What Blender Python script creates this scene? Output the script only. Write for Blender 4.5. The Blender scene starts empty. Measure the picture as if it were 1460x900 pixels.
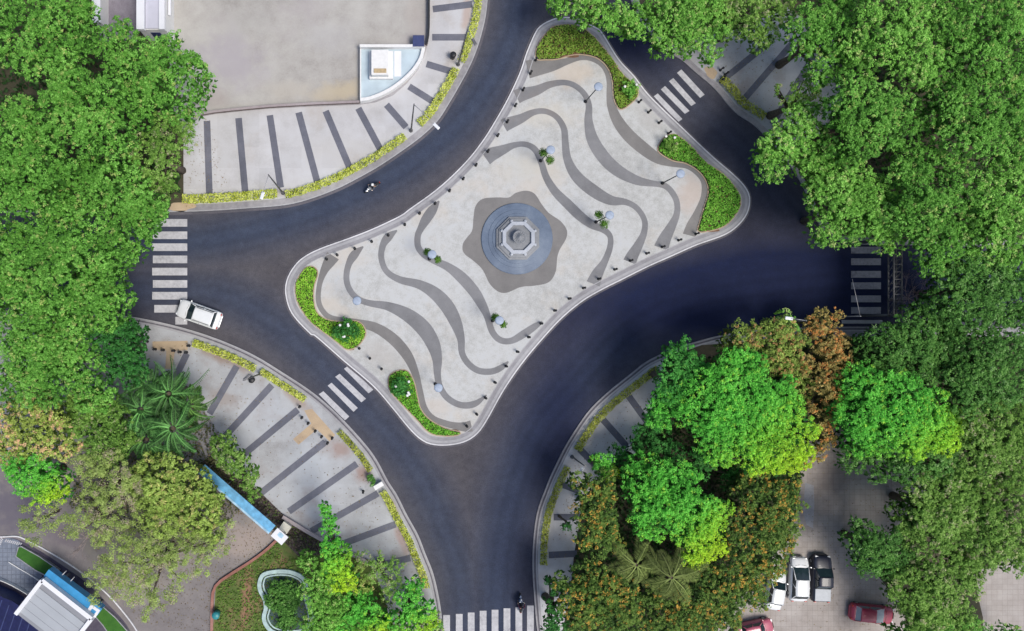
import bpy, bmesh, math, random
import numpy as np
from mathutils import Vector, Matrix, noise as mnoise

S = 0.08                      # metres of ground per plan unit of the survey
CAMH = 79.0
NX, NY = 555.0, 465.0         # point of the survey right below the drone
R = math.radians
random.seed(7)
sc = bpy.context.scene
col = sc.collection

def W(x, y):                  # survey point -> ground metres
    return ((x-730.0)*S, (450.0-y)*S)
def WH(x, y, h):              # survey point of something standing h metres up
    k = (CAMH-h)/CAMH
    return W(NX+(x-NX)*k, NY+(y-NY)*k)

# ------------------------------------------------------------------ tagging
def tag(o, label=None, cat=None, group=None, kind=None):
    if label: o['label'] = label
    if cat: o['category'] = cat
    if group: o['group'] = group
    if kind: o['kind'] = kind
    return o
def empty(name, loc, label, cat, group=None, rz=0.0):
    o = bpy.data.objects.new(name, None); col.objects.link(o)
    o.location = loc; o.rotation_euler = (0, 0, rz); o.empty_display_size = 0.3
    return tag(o, label, cat, group)
def link(name, me, mat=None, parent=None):
    o = bpy.data.objects.new(name, me); col.objects.link(o)
    if mat is not None:
        me.materials.append(mat)
    if parent is not None: o.parent = parent
    return o
def dup(root, loc, rz, label, group=None):
    r = root.copy(); col.objects.link(r); r.location = loc; r.rotation_euler = (0, 0, rz)
    r['label'] = label
    if group: r['group'] = group
    for ch in list(root.children):
        c = ch.copy(); col.objects.link(c); c.parent = r
        for g in list(ch.children):
            d = g.copy(); col.objects.link(d); d.parent = c
    return r

# ------------------------------------------------------------------ materials
def nodes(name):
    m = bpy.data.materials.new(name); m.use_nodes = True
    nt = m.node_tree; b = nt.nodes['Principled BSDF']
    return m, nt, b
KA = .82                       # overall albedo level of everything that is not foliage
def simple(name, c, rough=0.6, metal=0.0, var=0.12, scale=3.0, coat=0.0, bump=0.0, spec=0.5):
    m, nt, b = nodes(name); c = tuple(v*KA for v in c)
    b.inputs['Roughness'].default_value = rough
    b.inputs['Metallic'].default_value = metal
    b.inputs['Specular IOR Level'].default_value = spec
    if coat: b.inputs['Coat Weight'].default_value = coat
    tc = nt.nodes.new('ShaderNodeTexCoord')
    n = nt.nodes.new('ShaderNodeTexNoise'); n.inputs['Scale'].default_value = scale; n.inputs['Detail'].default_value = 6
    nt.links.new(tc.outputs['Object'], n.inputs['Vector'])
    r = nt.nodes.new('ShaderNodeValToRGB')
    r.color_ramp.elements[0].position = 0.3; r.color_ramp.elements[1].position = 0.7
    r.color_ramp.elements[0].color = tuple(max(0, v*(1-var)) for v in c)+(1,)
    r.color_ramp.elements[1].color = tuple(min(1, v*(1+var)) for v in c)+(1,)
    nt.links.new(n.outputs['Fac'], r.inputs['Fac']); nt.links.new(r.outputs['Color'], b.inputs['Base Color'])
    if bump:
        bp = nt.nodes.new('ShaderNodeBump'); bp.inputs['Strength'].default_value = bump; bp.inputs['Distance'].default_value = 0.02
        nt.links.new(n.outputs['Fac'], bp.inputs['Height']); nt.links.new(bp.outputs['Normal'], b.inputs['Normal'])
    return m

def mottled(name, stops, big=0.12, mid=0.7, fine=9.0, rough=0.85, stain=None, tile=None, amt=(0.5,0.3,0.2), spots=()):
    """paving: three octaves of mottling through a colour ramp, optional stains and joint grid"""
    m, nt, b = nodes(name); L = nt.links.new; N = nt.nodes.new
    stops = [(p, tuple(v*KA for v in c)) for p, c in stops]
    if stain: stain = (tuple(v*KA for v in stain[0]),)+tuple(stain[1:])
    spots = [q[:5]+(tuple(v*KA for v in q[5]), q[6]) for q in spots]
    b.inputs['Roughness'].default_value = rough; b.inputs['Specular IOR Level'].default_value = 0.25
    tc = N('ShaderNodeTexCoord')
    acc = None
    for s, a, d in ((big, amt[0], 3), (mid, amt[1], 5), (fine, amt[2], 4)):
        n = N('ShaderNodeTexNoise'); n.inputs['Scale'].default_value = s; n.inputs['Detail'].default_value = d
        n.inputs['Roughness'].default_value = 0.6; L(tc.outputs['Object'], n.inputs['Vector'])
        mu = N('ShaderNodeMath'); mu.operation = 'MULTIPLY'; mu.inputs[1].default_value = a; L(n.outputs['Fac'], mu.inputs[0])
        if acc is None: acc = mu
        else:
            ad = N('ShaderNodeMath'); ad.operation = 'ADD'; L(acc.outputs[0], ad.inputs[0]); L(mu.outputs[0], ad.inputs[1]); acc = ad
    r = N('ShaderNodeValToRGB'); els = r.color_ramp.elements
    while len(els) < len(stops): els.new(0.5)
    for e, (p, c) in zip(els, stops): e.position = p; e.color = tuple(c)+(1,)
    L(acc.outputs[0], r.inputs['Fac']); out = r.outputs['Color']
    if stain:
        n = N('ShaderNodeTexNoise'); n.inputs['Scale'].default_value = stain[1]; n.inputs['Detail'].default_value = 7; n.inputs['Roughness'].default_value = .65
        mp = N('ShaderNodeMapping'); mp.inputs['Location'].default_value = (31, 17, 5); L(tc.outputs['Object'], mp.inputs[0]); L(mp.outputs[0], n.inputs['Vector'])
        rr = N('ShaderNodeValToRGB'); rr.color_ramp.elements[0].position = stain[2]; rr.color_ramp.elements[1].position = stain[2]+0.14
        L(n.outputs['Fac'], rr.inputs['Fac'])
        mul = N('ShaderNodeMath'); mul.operation = 'MULTIPLY'; mul.inputs[1].default_value = stain[3]; L(rr.outputs['Color'], mul.inputs[0])
        mx = N('ShaderNodeMixRGB'); L(mul.outputs[0], mx.inputs['Fac']); L(out, mx.inputs['Color1']); mx.inputs['Color2'].default_value = tuple(stain[0])+(1,)
        out = mx.outputs['Color']
    if spots:
        sep = N('ShaderNodeSeparateXYZ'); L(tc.outputs['Object'], sep.inputs[0])
        n = N('ShaderNodeTexNoise'); n.inputs['Scale'].default_value = .55; n.inputs['Detail'].default_value = 6; n.inputs['Roughness'].default_value = .65; L(tc.outputs['Object'], n.inputs['Vector'])
        for (sx, sy, rx, ry, ang, c_, st) in spots:
            wx, wy = W(sx, sy)
            mp = N('ShaderNodeMapping'); mp.vector_type = 'TEXTURE'; mp.inputs['Location'].default_value = (wx, wy, 0); mp.inputs['Rotation'].default_value = (0, 0, -ang); mp.inputs['Scale'].default_value = (rx*S, ry*S, 1e4)
            L(tc.outputs['Object'], mp.inputs[0]); ln = N('ShaderNodeVectorMath'); ln.operation = 'LENGTH'; L(mp.outputs[0], ln.inputs[0])
            a1 = N('ShaderNodeMath'); a1.operation = 'MULTIPLY_ADD'; L(n.outputs['Fac'], a1.inputs[0]); a1.inputs[1].default_value = 1.8; a1.inputs[2].default_value = -.75; 
            a2 = N('ShaderNodeMath'); a2.operation = 'ADD'; L(ln.outputs['Value'], a2.inputs[0]); L(a1.outputs[0], a2.inputs[1])
            mr = N('ShaderNodeMapRange'); mr.interpolation_type = 'SMOOTHSTEP'; L(a2.outputs[0], mr.inputs['Value']); mr.inputs['From Min'].default_value = .35; mr.inputs['From Max'].default_value = 1.35; mr.inputs['To Min'].default_value = st; mr.inputs['To Max'].default_value = 0
            mx = N('ShaderNodeMixRGB'); L(mr.outputs[0], mx.inputs['Fac']); L(out, mx.inputs['Color1']); mx.inputs['Color2'].default_value = tuple(c_)+(1,); out = mx.outputs['Color']
    if tile:
        bk = N('ShaderNodeTexBrick'); bk.inputs['Scale'].default_value = 1.0
        bk.inputs['Brick Width'].default_value = tile[0]; bk.inputs['Row Height'].default_value = tile[1]
        bk.inputs['Mortar Size'].default_value = tile[2]; bk.inputs['Mortar Smooth'].default_value = .4
        bk.offset = tile[4] if len(tile) > 4 else 0.0
        bk.inputs['Color1'].default_value = (1, 1, 1, 1); bk.inputs['Color2'].default_value = (.9, .9, .9, 1); bk.inputs['Mortar'].default_value = (tile[3],)*3+(1,)
        L(tc.outputs['Object'], bk.inputs['Vector'])
        mx = N('ShaderNodeMixRGB'); mx.blend_type = 'MULTIPLY'; mx.inputs['Fac'].default_value = 1
        L(out, mx.inputs['Color1']); L(bk.outputs['Color'], mx.inputs['Color2']); out = mx.outputs['Color']
    L(out, b.inputs['Base Color'])
    bp = N('ShaderNodeBump'); bp.inputs['Strength'].default_value = 0.25; bp.inputs['Distance'].default_value = 0.02
    L(acc.outputs[0], bp.inputs['Height']); L(bp.outputs['Normal'], b.inputs['Normal'])
    return m

def foliage(name, trans=0.42, rough=0.6):
    m = bpy.data.materials.new(name); m.use_nodes = True; nt = m.node_tree; nt.nodes.clear(); N = nt.nodes.new; L = nt.links.new
    at = N('ShaderNodeAttribute'); at.attribute_name = 'leafcol'
    p = N('ShaderNodeBsdfPrincipled'); p.inputs['Roughness'].default_value = rough; p.inputs['Specular IOR Level'].default_value = 0.25
    t = N('ShaderNodeBsdfTranslucent'); mx = N('ShaderNodeMixShader'); mx.inputs[0].default_value = trans
    o = N('ShaderNodeOutputMaterial')
    L(at.outputs['Color'], p.inputs['Base Color']); L(at.outputs['Color'], t.inputs['Color'])
    L(p.outputs[0], mx.inputs[1]); L(t.outputs[0], mx.inputs[2]); L(mx.outputs[0], o.inputs['Surface'])
    return m

M = {}
M['leaf'] = foliage('leaf')
M['bark'] = simple('bark', (.11, .085, .06), .9, var=.4, scale=6, bump=.5)
M['twig'] = simple('twig', (.30, .25, .24), .9, var=.3, scale=6)
M['island'] = mottled('island_concrete', [(.33, (.34, .345, .345)), (.45, (.475, .48, .475)), (.54, (.56, .57, .575)), (.66, (.53, .555, .59))], stain=((.60, .53, .45), .10, .5, .55), big=.09, mid=1.4, fine=8, amt=(.36, .32, .32), spots=[(815, 105, 45, 25, 0, (.60, .52, .44), .7), (985, 275, 25, 40, 0, (.56, .47, .42), .7), (760, 235, 60, 30, 0, (.56, .54, .49), .6), (780, 165, 60, 22, 0, (.60, .56, .49), .55), (480, 440, 30, 14, .8, (.58, .53, .47), .5), (545, 505, 40, 22, .6, (.48, .46, .44), .6), (625, 580, 26, 14, .4, (.58, .52, .46), .55), (925, 170, 40, 18, .8, (.47, .46, .45), .6)])
M['wave'] = mottled('dark_paving', [(.36, (.17, .17, .18)), (.5, (.225, .227, .24)), (.64, (.28, .28, .295))], stain=((.24, .21, .195), .12, .54, .5))
M['wavewarm'] = mottled('warm_dark_paving', [(.36, (.17, .165, .165)), (.5, (.22, .213, .212)), (.64, (.27, .26, .255))])
M['pave'] = mottled('pale_pavement', [(.35, (.46, .45, .45)), (.5, (.575, .57, .585)), (.66, (.63, .64, .67))], spots=[(665, 20, 8, 34, .1, (.50, .38, .33), .7), (575, 215, 30, 12, -.6, (.42, .38, .34), .6), (410, 275, 30, 8, 0, (.44, .38, .34), .6), (480, 215, 60, 30, 0, (.57, .555, .54), .5), (640, 90, 10, 20, .3, (.45, .40, .36), .5)], stain=((.47, .42, .38), .18, .56, .5), tile=(2.4, 2.4, .012, .93))
M['pavesw'] = mottled('worn_pavement', [(.35, (.32, .315, .32)), (.48, (.44, .45, .47)), (.64, (.52, .54, .575))], stain=((.36, .31, .29), .22, .52, .7), tile=(2.4, 2.4, .012, .92), spots=[(320, 512, 50, 10, .42, (.33, .24, .20), .75), (484, 640, 20, 15, .8, (.36, .26, .23), .8), (518, 676, 16, 18, .5, (.36, .25, .22), .85), (420, 568, 34, 9, .7, (.37, .28, .23), .7), (572, 768, 9, 30, -.3, (.38, .27, .25), .75), (560, 722, 9, 24, -.4, (.38, .28, .24), .6), (245, 495, 34, 12, .1, (.42, .33, .24), .6), (600, 840, 12, 30, -.25, (.28, .25, .24), .6), (560, 812, 40, 20, 0, (.30, .28, .28), .6), (915, 600, 12, 24, .7, (.27, .15, .11), .8), (935, 560, 14, 22, .6, (.30, .27, .26), .7), (440, 660, 40, 40, 0, (.53, .57, .62), .5), (380, 590, 40, 40, 0, (.50, .54, .60), .4)])
M['stripe'] = mottled('stripe_paving', [(.36, (.115, .12, .15)), (.5, (.155, .16, .20)), (.64, (.21, .215, .255))], tile=(.6, .6, .012, .85))
M['plaza'] = mottled('plaza_concrete', [(.36, (.31, .29, .275)), (.47, (.42, .402, .38)), (.55, (.475, .46, .435)), (.66, (.53, .515, .49))], big=.06, mid=.6, fine=6, stain=((.40, .36, .38), .05, .5, .6), amt=(.55, .3, .15), spots=[(490, 130, 60, 16, -.1, (.52, .44, .31), .75), (330, 90, 60, 50, .4, (.40, .37, .41), .7), (300, 140, 30, 22, 0, (.40, .35, .33), .6), (420, 130, 60, 18, 0, (.50, .46, .40), .5), (350, 30, 60, 30, 0, (.45, .44, .42), .5), (470, 55, 50, 30, 0, (.45, .44, .45), .4), (590, 20, 16, 50, 0, (.46, .42, .39), .5)])
M['tan'] = mottled('tan_paving', [(.36, (.38, .29, .21)), (.5, (.52, .40, .27)), (.66, (.60, .48, .34))])
M['rust'] = mottled('reddish_stain', [(.36, (.26, .19, .17)), (.5, (.36, .27, .24)), (.66, (.44, .36, .33))], mid=1.4)
M['band'] = mottled('kerb_band', [(.36, (.24, .235, .25)), (.5, (.32, .315, .34)), (.64, (.40, .40, .42))], mid=2.2, fine=14)
M['bandlite'] = mottled('kerb_band_light', [(.36, (.31, .31, .33)), (.5, (.41, .41, .43)), (.64, (.50, .50, .525))], mid=2.5, fine=14)
M['kerbw'] = mottled('kerb_white', [(.34, (.45, .45, .47)), (.5, (.70, .70, .73)), (.66, (.84, .84, .86))], mid=2.0, fine=14)
M['kerbg'] = mottled('kerb_grey', [(.34, (.20, .19, .21)), (.5, (.33, .32, .34)), (.66, (.47, .46, .48))], mid=2.0, fine=14)
M['kerbo'] = mottled('kerb_ochre', [(.34, (.34, .25, .17)), (.5, (.48, .37, .27)), (.66, (.56, .48, .38))], mid=1.5)
M['gutter'] = mottled('gutter', [(.34, (.075, .075, .09)), (.5, (.12, .115, .135)), (.66, (.17, .16, .18))], mid=2.0)
M['paint'] = mottled('road_paint', [(.38, (.30, .30, .32)), (.46, (.46, .46, .49)), (.6, (.60, .60, .63))], big=.4, mid=3.0, fine=18, amt=(.35, .35, .3))
M['paintdk'] = mottled('darker_road_paint', [(.38, (.17, .165, .19)), (.46, (.29, .28, .31)), (.6, (.40, .39, .42))], big=.4, mid=3.0, fine=18, amt=(.35, .35, .3))  # darker grey version of the road paint, for the eastern crosswalk
M['soil'] = mottled('soil', [(.34, (.035, .04, .022)), (.5, (.07, .065, .04)), (.66, (.12, .10, .07))], mid=1.2)
M['soilred'] = mottled('red_soil', [(.34, (.11, .055, .035)), (.5, (.20, .11, .07)), (.66, (.28, .17, .12))], mid=1.5)
M['grass'] = mottled('lawn', [(.34, (.06, .10, .025)), (.5, (.11, .16, .04)), (.66, (.18, .20, .07))], mid=1.2, stain=((.26, .17, .10), .35, .5, .85), spots=[(352, 850, 9, 60, .1, (.30, .17, .11), .9)])
M['turf'] = mottled('clipped_turf', [(.34, (.025, .09, .018)), (.5, (.045, .15, .022)), (.66, (.08, .21, .035))], mid=1.6)
M['brick'] = mottled('brown_pavers', [(.34, (.32, .28, .255)), (.5, (.43, .39, .365)), (.66, (.52, .485, .46))], tile=(.6, .6, .02, .72), spots=[(1180, 680, 30, 50, 0, (.24, .20, .185), .6), (1200, 800, 30, 60, 0, (.36, .34, .34), .5)])
M['drive'] = mottled('driveway_asphalt', [(.34, (.17, .155, .16)), (.5, (.24, .22, .22)), (.66, (.32, .29, .28))], big=.1, mid=.9, stain=((.36, .32, .26), .12, .5, .5), spots=[(20, 730, 60, 50, 0, (.12, .11, .15), .8), (90, 760, 60, 30, .6, (.14, .12, .15), .7), (355, 770, 50, 25, -.6, (.40, .33, .30), .7), (200, 760, 90, 50, 0, (.26, .26, .17), .6)])
M['white'] = simple('white_wall', (.80, .80, .80), .6, var=.06)
M['whiteroof'] = simple('white_roof', (.80, .81, .86), .5, var=.05, scale=.5)
M['lilac'] = simple('lilac_roof', (.60, .60, .70), .6, var=.08, scale=.8)
M['ltblue'] = simple('pale_blue_tile', (.52, .63, .70), .4, var=.12, scale=.6)
M['plq'] = simple('tan_plaque', (.50, .38, .22), .6, var=.2, scale=4)
M['navy'] = simple('navy_panel', (.040, .055, .16), .45, var=.2)
M['blue'] = simple('blue_roof', (.045, .29, .58), .4, var=.18, scale=.9)
M['bluelt'] = simple('sky_blue_roof', (.16, .42, .68), .45, var=.3, scale=1.2)
M['canopyblue'] = simple('canopy_blue', (.13, .40, .66), .5, var=.3, scale=1.6)
M['canopypale'] = simple('canopy_pale_blue', (.36, .56, .72), .5, var=.35, scale=1.6)
M['greyroof'] = simple('grey_roof', (.27, .28, .31), .7, var=.07, scale=.6)
M['glassdk'] = simple('dark_glass', (.014, .016, .075), .3, var=.2)
M['carglass'] = simple('car_glass', (.018, .035, .045), .06, var=.1)
M['cargrey'] = simple('silver_glass', (.30, .34, .37), .12, var=.1)
M['stoneb'] = mottled('blue_stone', [(.36, (.10, .135, .20)), (.5, (.145, .19, .27)), (.66, (.22, .27, .35))], big=.25, mid=1.2, fine=10, rough=.5)
M['stoneg'] = mottled('grey_stone', [(.36, (.20, .21, .23)), (.5, (.27, .285, .31)), (.66, (.36, .37, .39))], mid=3, fine=14)
M['stonew'] = mottled('white_stone', [(.36, (.36, .39, .45)), (.5, (.48, .51, .57)), (.66, (.60, .63, .68))], mid=3, fine=14)
M['pool'] = simple('dark_pool', (.020, .030, .055), .2, var=.3, scale=2)
M['iron'] = simple('dark_iron', (.022, .023, .028), .5, var=.3, metal=.2)
M['pole'] = simple('grey_steel', (.16, .16, .17), .45, metal=.5, var=.15)
M['polelt'] = simple('galvanised_steel', (.42, .42, .44), .45, metal=.4, var=.15)
M['lens'] = simple('lamp_lens', (.78, .80, .84), .25, var=.04)
M['lampblue'] = simple('blue_lamp_disc', (.34, .41, .53), .5, var=.12)
M['rubber'] = simple('tyre_rubber', (.018, .018, .02), .85)
M['rim'] = simple('alloy_rim', (.45, .46, .48), .3, metal=.7)
M['carwhite'] = simple('white_paint', (.82, .84, .86), .25, coat=.6, var=.02)
M['carblack'] = simple('black_paint', (.018, .022, .045), .42, coat=.15, var=.1)
M['carred'] = simple('red_paint', (.42, .04, .085), .4, coat=.2, var=.08)
M['carpink'] = simple('faded_red_paint', (.48, .10, .16), .35, coat=.4, var=.08)
M['carsilver'] = simple('silver_cover', (.30, .34, .40), .4, var=.1)
M['chrome'] = simple('chrome', (.75, .76, .78), .2, metal=.8)
M['redlens'] = simple('red_lens', (.45, .02, .02), .2)
M['skin'] = simple('skin', (.36, .21, .13), .6)
M['jeans'] = simple('dark_trousers', (.03, .035, .06), .85)
M['shirtg'] = simple('grey_jacket', (.10, .11, .13), .8)
M['shirtp'] = simple('maroon_jacket', (.13, .03, .07), .8)
M['teal'] = simple('teal_plastic', (.03, .25, .28), .4)
M['cream'] = simple('cream_box', (.62, .60, .52), .6)
M['pondrim'] = simple('pond_rim', (.40, .54, .54), .5, var=.2, scale=2.5)
M['redkerb'] = mottled('red_kerb', [(.34, (.24, .10, .08)), (.5, (.36, .17, .14)), (.66, (.44, .28, .24))], mid=1.5)
M['wallbrown'] = mottled('brown_wall', [(.34, (.10, .075, .07)), (.5, (.18, .14, .13)), (.66, (.28, .23, .22))], mid=2)
M['wallpink'] = mottled('pink_grey_wall', [(.34, (.27, .22, .23)), (.5, (.38, .33, .34)), (.66, (.48, .43, .44))], mid=2)

# ------------------------------------------------------------------ geometry helpers
def cr(pts, n=6, closed=False):
    P = [tuple(map(float, p)) for p in pts]; k = len(P); out = []
    rng = range(k) if closed else range(k-1)
    for i in rng:
        if closed: p0, p1, p2, p3 = P[(i-1) % k], P[i], P[(i+1) % k], P[(i+2) % k]
        else: p0, p1, p2, p3 = P[max(i-1, 0)], P[i], P[i+1], P[min(i+2, k-1)]
        for j in range(n):
            t = j/n; t2 = t*t; t3 = t2*t
            out.append(tuple(.5*((2*b)+(-a+c)*t+(2*a-5*b+4*c-d)*t2+(-a+3*b-3*c+d)*t3) for a, b, c, d in zip(p0, p1, p2, p3)))
    if not closed: out.append(P[-1])
    return out
def resample(pts, step, closed=False):
    P = np.array(pts, float)
    if closed: P = np.vstack([P, P[:1]])
    d = np.r_[0, np.cumsum(np.linalg.norm(np.diff(P[:, :2], axis=0), axis=1))]
    n = max(2, int(d[-1]/step)); t = np.linspace(0, d[-1], n+1)
    if closed: t = t[:-1]
    return [tuple(np.interp(s, d, P[:, k]) for k in range(P.shape[1])) for s in t]
def offset(pts, dist, closed=False):
    P = np.array([p[:2] for p in pts], float)
    if closed: a = np.roll(P, 1, 0); b = np.roll(P, -1, 0)
    else:
        a = np.vstack([P[:1], P[:-1]]); b = np.vstack([P[1:], P[-1:]])
    t = b-a; t /= np.maximum(np.linalg.norm(t, axis=1, keepdims=True), 1e-9)
    n = np.c_[-t[:, 1], t[:, 0]]
    return [tuple(p) for p in P+n*dist]
def area(pts):
    return .5*sum(a[0]*b[1]-b[0]*a[1] for a, b in zip(pts, pts[1:]+pts[:1]))
def slab(name, pts, z0, z1, mat, parent=None, px=True, kind='structure', bm=None):
    """prism over a polygon; z0 == z1 gives a flat sheet"""
    own = bm is None
    if own: bm = bmesh.new()
    w = [W(*p[:2]) if px else tuple(p[:2]) for p in pts]
    if area(w) < 0: w = w[::-1]
    top = [bm.verts.new((x, y, z1)) for x, y in w]
    bm.faces.new(top)
    if z1-z0 > 1e-6:
        bot = [bm.verts.new((x, y, z0)) for x, y in w]
        for i in range(len(w)):
            j = (i+1) % len(w)
            bm.faces.new((bot[i], bot[j], top[j], top[i]))
    if not own: return None
    me = bpy.data.meshes.new(name); bm.to_mesh(me); bm.free()
    o = link(name, me, mat, parent)
    if parent is None and kind: o['kind'] = kind
    return o
def ribbon(name, pts, width, z0, z1, mat, closed=False, parent=None, kind='structure', bm=None):
    own = bm is None
    if own: bm = bmesh.new()
    if isinstance(width, (int, float)): ws = [width]*len(pts)
    else: ws = width
    P = np.array([p[:2] for p in pts], float)
    if closed: a = np.roll(P, 1, 0); b = np.roll(P, -1, 0)
    else:
        a = np.vstack([P[:1], P[:-1]]); b = np.vstack([P[1:], P[-1:]])
    t = b-a; t /= np.maximum(np.linalg.norm(t, axis=1, keepdims=True), 1e-9); n = np.c_[-t[:, 1], t[:, 0]]
    hw = np.array(ws)[:, None]/2
    Lp, Rp = P+n*hw, P-n*hw
    vl = [bm.verts.new((*W(*p), z1)) for p in Lp]; vr = [bm.verts.new((*W(*p), z1)) for p in Rp]
    th = z1-z0 > 1e-6
    if th:
        bl = [bm.verts.new((*W(*p), z0)) for p in Lp]; br = [bm.verts.new((*W(*p), z0)) for p in Rp]
    k = len(pts)
    for i in range(k if closed else k-1):
        j = (i+1) % k
        bm.faces.new((vl[i], vl[j], vr[j], vr[i]))
        if th:
            bm.faces.new((vl[i], bl[i], bl[j], vl[j])); bm.faces.new((vr[i], vr[j], br[j], br[i]))
    if th and not closed:
        bm.faces.new((vl[0], vr[0], br[0], bl[0])); bm.faces.new((vl[-1], bl[-1], br[-1], vr[-1]))
    if not own: return None
    bmesh.ops.recalc_face_normals(bm, faces=bm.faces)
    if not th:
        for f in bm.faces:
            if f.normal.z < 0: f.normal_flip()
    me = bpy.data.meshes.new(name); bm.to_mesh(me); bm.free()
    o = link(name, me, mat, parent)
    if parent is None and kind: o['kind'] = kind
    return o

class MB:
    """collects boxes, tubes and lathes into one mesh"""
    def __init__(s): s.bm = bmesh.new()
    def box(s, c, d, rz=0, bev=0.0, rot=None):
        m = Matrix.Translation(c) @ (rot if rot is not None else Matrix.Rotation(rz, 4, 'Z')) @ Matrix.Diagonal((d[0], d[1], d[2], 1))
        r = bmesh.ops.create_cube(s.bm, size=1, matrix=m)
        if bev:
            es = list({e for v in r['verts'] for e in v.link_edges})
            bmesh.ops.bevel(s.bm, geom=es, offset=bev, segments=2, affect='EDGES', profile=.6)
        return s
    def tube(s, pts, rad, seg=10, cap=True):
        pts = [Vector(p) for p in pts]
        rs = rad if isinstance(rad, (list, tuple)) else [rad]*len(pts)
        rings = []
        for i, p in enumerate(pts):
            d = (pts[min(i+1, len(pts)-1)]-pts[max(i-1, 0)])
            d = d.normalized() if d.length > 1e-9 else Vector((0, 0, 1))
            a = d.orthogonal().normalized() if i == 0 else (pa-d*pa.dot(d)).normalized()
            pa = a; b = d.cross(a)
            rings.append([s.bm.verts.new(p+(a*math.cos(2*math.pi*k/seg)+b*math.sin(2*math.pi*k/seg))*rs[i]) for k in range(seg)])
        for q, r in zip(rings, rings[1:]):
            for k in range(seg):
                f = s.bm.faces.new((q[k], q[(k+1) % seg], r[(k+1) % seg], r[k])); f.smooth = True
        if cap:
            s.bm.faces.new(rings[0][::-1]); s.bm.faces.new(rings[-1])
        return s
    def lathe(s, prof, c=(0, 0, 0), seg=24, phase=0.0, smooth=True, mat=None):
        c = Vector(c); rings = []
        for r, z in prof:
            rings.append([s.bm.verts.new((mat or Matrix()) @ (c+Vector((r*math.cos(2*math.pi*k/seg+phase), r*math.sin(2*math.pi*k/seg+phase), z)))) for k in range(seg)])
        for q, r in zip(rings, rings[1:]):
            for k in range(seg):
                f = s.bm.faces.new((q[k], q[(k+1) % seg], r[(k+1) % seg], r[k])); f.smooth = smooth
        if prof[-1][0] > 1e-6: s.bm.faces.new(rings[-1])
        if prof[0][0] > 1e-6: s.bm.faces.new(rings[0][::-1])
        return s
    def quad(s, *ps):
        s.bm.faces.new([s.bm.verts.new(p) for p in ps]); return s
    def build(s, name, mat, parent=None, smooth=False, clean=True):
        if clean:
            bmesh.ops.remove_doubles(s.bm, verts=s.bm.verts, dist=1e-5)
            bmesh.ops.recalc_face_normals(s.bm, faces=s.bm.faces)
        if smooth:
            for f in s.bm.faces: f.smooth = True
        me = bpy.data.meshes.new(name); s.bm.to_mesh(me); s.bm.free()
        return link(name, me, mat, parent)

# ------------------------------------------------------------------ world, sun, camera
world = bpy.data.worlds.new("World"); sc.world = world; world.use_nodes = True
wn = world.node_tree; bg = wn.nodes['Background']
sky = wn.nodes.new('ShaderNodeTexSky'); sky.sky_type = 'NISHITA'; sky.sun_disc = False
SUN_EL, SUN_AZ = 62.0, 128.0           # azimuth clockwise from north (+y)
sky.sun_elevation = R(SUN_EL); sky.sun_rotation = R(SUN_AZ); sky.altitude = 50; sky.air_density = 1.0; sky.dust_density = 3.0; sky.ozone_density = 1.0
wn.links.new(sky.outputs[0], bg.inputs['Color']); bg.inputs['Strength'].default_value = 0.15
sl = bpy.data.lights.new('sun', 'SUN'); sl.energy = 2.9; sl.angle = R(24); sl.color = (1.0, .95, .86)
so = bpy.data.objects.new('sun', sl); col.objects.link(so)
az, el = R(SUN_AZ), R(SUN_EL)
so.rotation_euler = Vector((math.sin(az)*math.cos(el), math.cos(az)*math.cos(el), math.sin(el))).to_track_quat('Z', 'Y').to_euler()
so.location = (0, 0, 60)
cam = bpy.data.cameras.new('camera'); co = bpy.data.objects.new('camera', cam); col.objects.link(co); sc.camera = co
cx, cy = W(NX, NY); co.location = (cx, cy, CAMH); co.rotation_euler = (0, 0, 0)
cam.sensor_width = 36; cam.lens = 36*CAMH/(1460*S); cam.shift_x = (730-NX)/1460; cam.shift_y = (NY-450)/1460
cam.clip_start = .5; cam.clip_end = 6000
sc.view_settings.view_transform = 'Standard'; sc.view_settings.look = 'None'; sc.view_settings.exposure = 0; sc.view_settings.gamma = 1
sc.cycles.max_bounces = 6; sc.cycles.diffuse_bounces = 3; sc.cycles.transmission_bounces = 2; sc.cycles.transparent_max_bounces = 4

# ------------------------------------------------------------------ ground and road
mb = MB(); mb.quad((-1500, -1500, -.05), (1500, -1500, -.05), (1500, 1500, -.05), (-1500, 1500, -.05))
g = mb.build('ground', M['soil']); g['kind'] = 'structure'

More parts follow.
